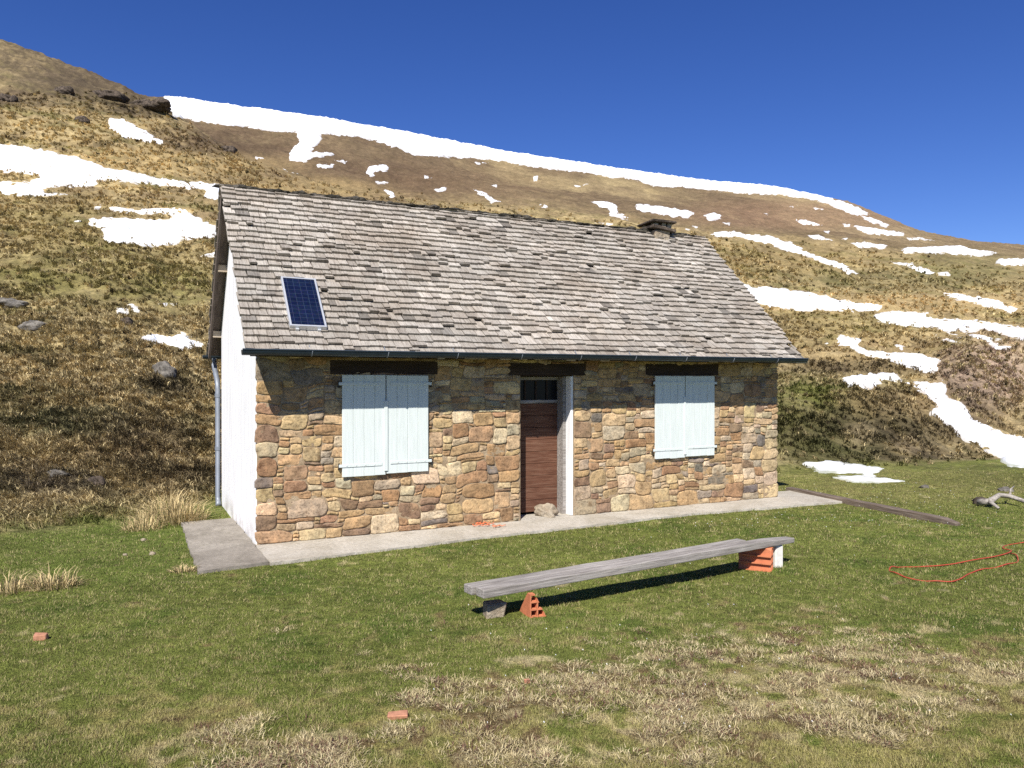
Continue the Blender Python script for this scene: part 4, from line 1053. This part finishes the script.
def on_grass(px, py, h=0.0):
    x, y = groundpt(px, py); return Vector((x, y, gz(x, y) + h))
p = [on_grass(x_, y_) for x_, y_ in ((979, 506), (990, 508), (999, 505), (1010, 505), (1026, 508), (1046, 512))]
mb = MB(); hs = (.06, .10, .16, .14, .1, .05)
mb.tube([q_ + Vector((0, 0, h_)) for q_, h_ in zip(p, hs)], [.06, .05, .04, .038, .032, .02], 10)
mb.tube([p[1] + Vector((0, 0, .1)), p[1] + Vector((.05, -.15, .02))], [.036, .02], 8)
mb.tube([p[3] + Vector((0, 0, .14)), p[3] + Vector((.1, .12, .24)), p[3] + Vector((.22, .2, .28))], [.022, .015, .007], 8)
o = mb.build('fallen_branch', DRIFT, smooth=True)
for v_ in o.data.vertices: v_.co += Vector((.015 * float(vn(v_.co.x * 9, v_.co.y * 9, 98)), .015 * float(vn(v_.co.y * 9, v_.co.z * 9, 99)), 0))
tag(o, 'bleached crooked branch lying on the grass at the right edge', 'branch')
mb = MB(); lump(mb, (0, 0, .04), (.13, .1, .09), 77, 2); o = mb.build('wood_stump', DARKROCK, smooth=True); o.location = on_grass(981, 504); tag(o, 'dark charred stump at the butt of the bleached branch', 'stump')

pts = [(1034, 543), (1012, 545), (1003, 549), (1012, 553), (999, 557), (973, 562.5), (950, 566), (931, 567.5), (915, 567.5), (901, 568), (892, 569.5), (890, 571.5), (896, 575), (909, 579), (924, 581.5), (939, 583), (952, 583.5), (962, 580), (969, 575), (982, 571), (995, 568.5), (1008, 566), (1018, 562.5), (1017, 557.5), (1010, 554)]
P3 = [on_grass(*q_, .016) for q_ in pts]
sm_ = []
for k in range(len(P3) - 1):
    p0, p1, p2, p3 = P3[max(k - 1, 0)], P3[k], P3[k + 1], P3[min(k + 2, len(P3) - 1)]
    for t in (0, .25, .5, .75):
        sm_.append(.5 * ((2 * p1) + (p2 - p0) * t + (2 * p0 - 5 * p1 + 4 * p2 - p3) * t * t + (3 * p1 - p0 - 3 * p2 + p3) * t ** 3) + Vector((0, 0, .014 * float(vn(k + t, 2.0, 101)))))
mb = MB(); mb.tube(sm_, .0068, 6); o = mb.build('red_cord', REDCORD, smooth=True); tag(o, 'thin red cord looped loosely on the grass', 'cord')

# crumpled orange strip on the path
def on_path(px, py): Y = F * EYE / (py - HY); return Vector(((px - CX) / F * Y, Y, .0))
q = random.Random(31); mb = MB()
for k in range(9):
    c0 = on_path(q.uniform(478, 500), q.uniform(524, 528)); L_ = q.uniform(.12, .3); a0 = UA + q.uniform(-.5, .5); pts_ = []
    for t in range(8):
        s_ = (t / 7 - .5) * L_; pts_.append(c0 + Vector((math.cos(a0) * s_, math.sin(a0) * s_ + .02 * math.sin(t * 1.7 + k), .012 + .02 * abs(math.sin(t * 1.1 + k)))))
    mb.tube(pts_, .008, 6, flat=.6)
o = mb.build('plastic_netting', ORANGE, smooth=True); tag(o, 'crumpled orange plastic netting lying on the pale concrete path', 'netting')

x, y = groundpt(40, 640)
mb = MB(); mb.box((-.045, -.03, -.01), (.045, .03, .045), jit=.006); o = mb.build('brick_fragment', OLDTERRA, bevel=.005); o.location = (x, y, gz(x, y)); o.rotation_euler = (0, 0, R(15)); tag(o, 'small orange brick piece alone on green lawn near the left edge', 'brick fragment', 'brick fragments on the lawn')
for (px_, py_, sx_, sy_, lab, rz_) in ((398, 719, .055, .028, 'flat orange brick shard on dry grass, nearest the photographer', .2), (527, 684, .018, .012, 'tiny orange brick shard in grass below the bench', .9)):
    x, y = groundpt(px_, py_); mb = MB(); mb.box((-sx_, -sy_, .0), (sx_, sy_, .03), jit=.008); o = mb.build('brick_fragment', OLDTERRA, bevel=.004); o.location = (x, y, gz(x, y)); o.rotation_euler = (R(6), R(-5), rz_); tag(o, lab, 'brick fragment', 'brick fragments on the lawn')
# stone at the foot of the door
X_, Y_ = xy_of(4.08, .1)
rock('boulder', (X_, Y_, .07), (.17, .075, .12), TANROCK, 12, 'brown rounded stone standing at the foot of the door', 'stone')

# rocks on the slope
RK = [(10, 303, 20, 6, ROCK, 'grey lichened rock in dry grass at the left frame edge'), (34, 325, 14, 6, ROCK, 'grey rounded rock just below the rock at the left frame edge'),
      (164, 371, 13, 9, ROCK, 'grey rock above a hollow painted dark on the bank left of the hut'), (126, 321, 7, 4, DARKROCK, 'small dark rock just below snow flecks left of the hut'),
      (96, 482, 10, 6, DARKROCK, 'dark knobbly rock low on the bank left of the hut'), (58, 474, 12, 4, ROCK, 'low grey rock poking from the bank left of the knobbly one'),
      (152, 107, 20, 5, DARKROCK, 'dark crag at the edge of the rocky shoulder on the skyline'), (112, 97, 16, 5, DARKROCK, 'dark crag set into the slope left of the skyline crag'), (66, 92, 10, 4, DARKROCK, 'broken dark outcrop high on the left hill'),
      (84, 121, 7, 4, DARKROCK, 'dark boulder below the high outcrop on the left hill'), (8, 100, 9, 4, DARKROCK, 'dark boulder high on the left hill at the frame edge'),
      (228, 150, 9, 4, DARKROCK, 'dark rock on the dip line between the two hills'),
      (925, 487, 5, 2.5, ROCK, 'small pale rock on grass beyond the timber beam'), (1006, 490, 8, 3, ROCK, 'small flat rock on grass behind the bleached branch')]
for i, (px_, py_, rx, ry, m_, lab) in enumerate(RK):
    p = at(px_, py_ + ry * .4); s_ = p.y / F
    rock('rock', (p.x, p.y, p.z + ry * s_ * .1), (rx * s_ * .9, rx * s_ * .7, ry * s_ * 1.2), m_, 40 + i, lab, 'rock', 'rocks on the mountain slope')

for i, (px_, py_, w_) in enumerate(((143, 541, .045), (125, 556, .035), (152, 555, .05))):
    rock('pebble', on_grass(px_, py_, .012), (w_ * .8, w_ * .6, w_ * .5), TANROCK, 90 + i, 'small pale stone lying on the green lawn beside the grey slab', 'stone', 'pale stones by the slab', 3)

# ------------------------------------------------------------------ light and sky
d = Vector((.41 * Uu[0] + .5 * Vv[0], .41 * Uu[1] + .5 * Vv[1], -.66)).normalized()
sd = bpy.data.lights.new('sun', 'SUN'); sd.energy = 5.0; sd.angle = R(.53); sd.color = (1, .955, .885)
so = bpy.data.objects.new('sun', sd); COL.objects.link(so); so.rotation_euler = d.to_track_quat('-Z', 'Y').to_euler(); so.location = (0, 0, 50)
w = bpy.data.worlds.new('World'); sc.world = w; w.use_nodes = True
nt = w.node_tree; bg = nt.nodes['Background']
sky = nt.nodes.new('ShaderNodeTexSky'); sky.sky_type = 'NISHITA'; sky.sun_disc = False
sky.sun_elevation = math.asin(-d.z); sky.sun_rotation = math.atan2(-d.x, -d.y)
sky.altitude = 2500; sky.air_density = 1.0; sky.dust_density = .2; sky.ozone_density = 3.5
hs = nt.nodes.new('ShaderNodeHueSaturation'); hs.inputs['Saturation'].default_value = 1.25; hs.inputs['Hue'].default_value = .5195
nt.links.new(sky.outputs[0], hs.inputs['Color']); nt.links.new(hs.outputs[0], bg.inputs[0]); bg.inputs[1].default_value = .084

sc.view_settings.view_transform = 'Standard'; sc.view_settings.look = 'None'; sc.view_settings.gamma = 1; sc.view_settings.use_curve_mapping = False
sc.view_settings.exposure = .62
sc.cycles.use_denoising = False
sc.cycles.max_bounces = 5
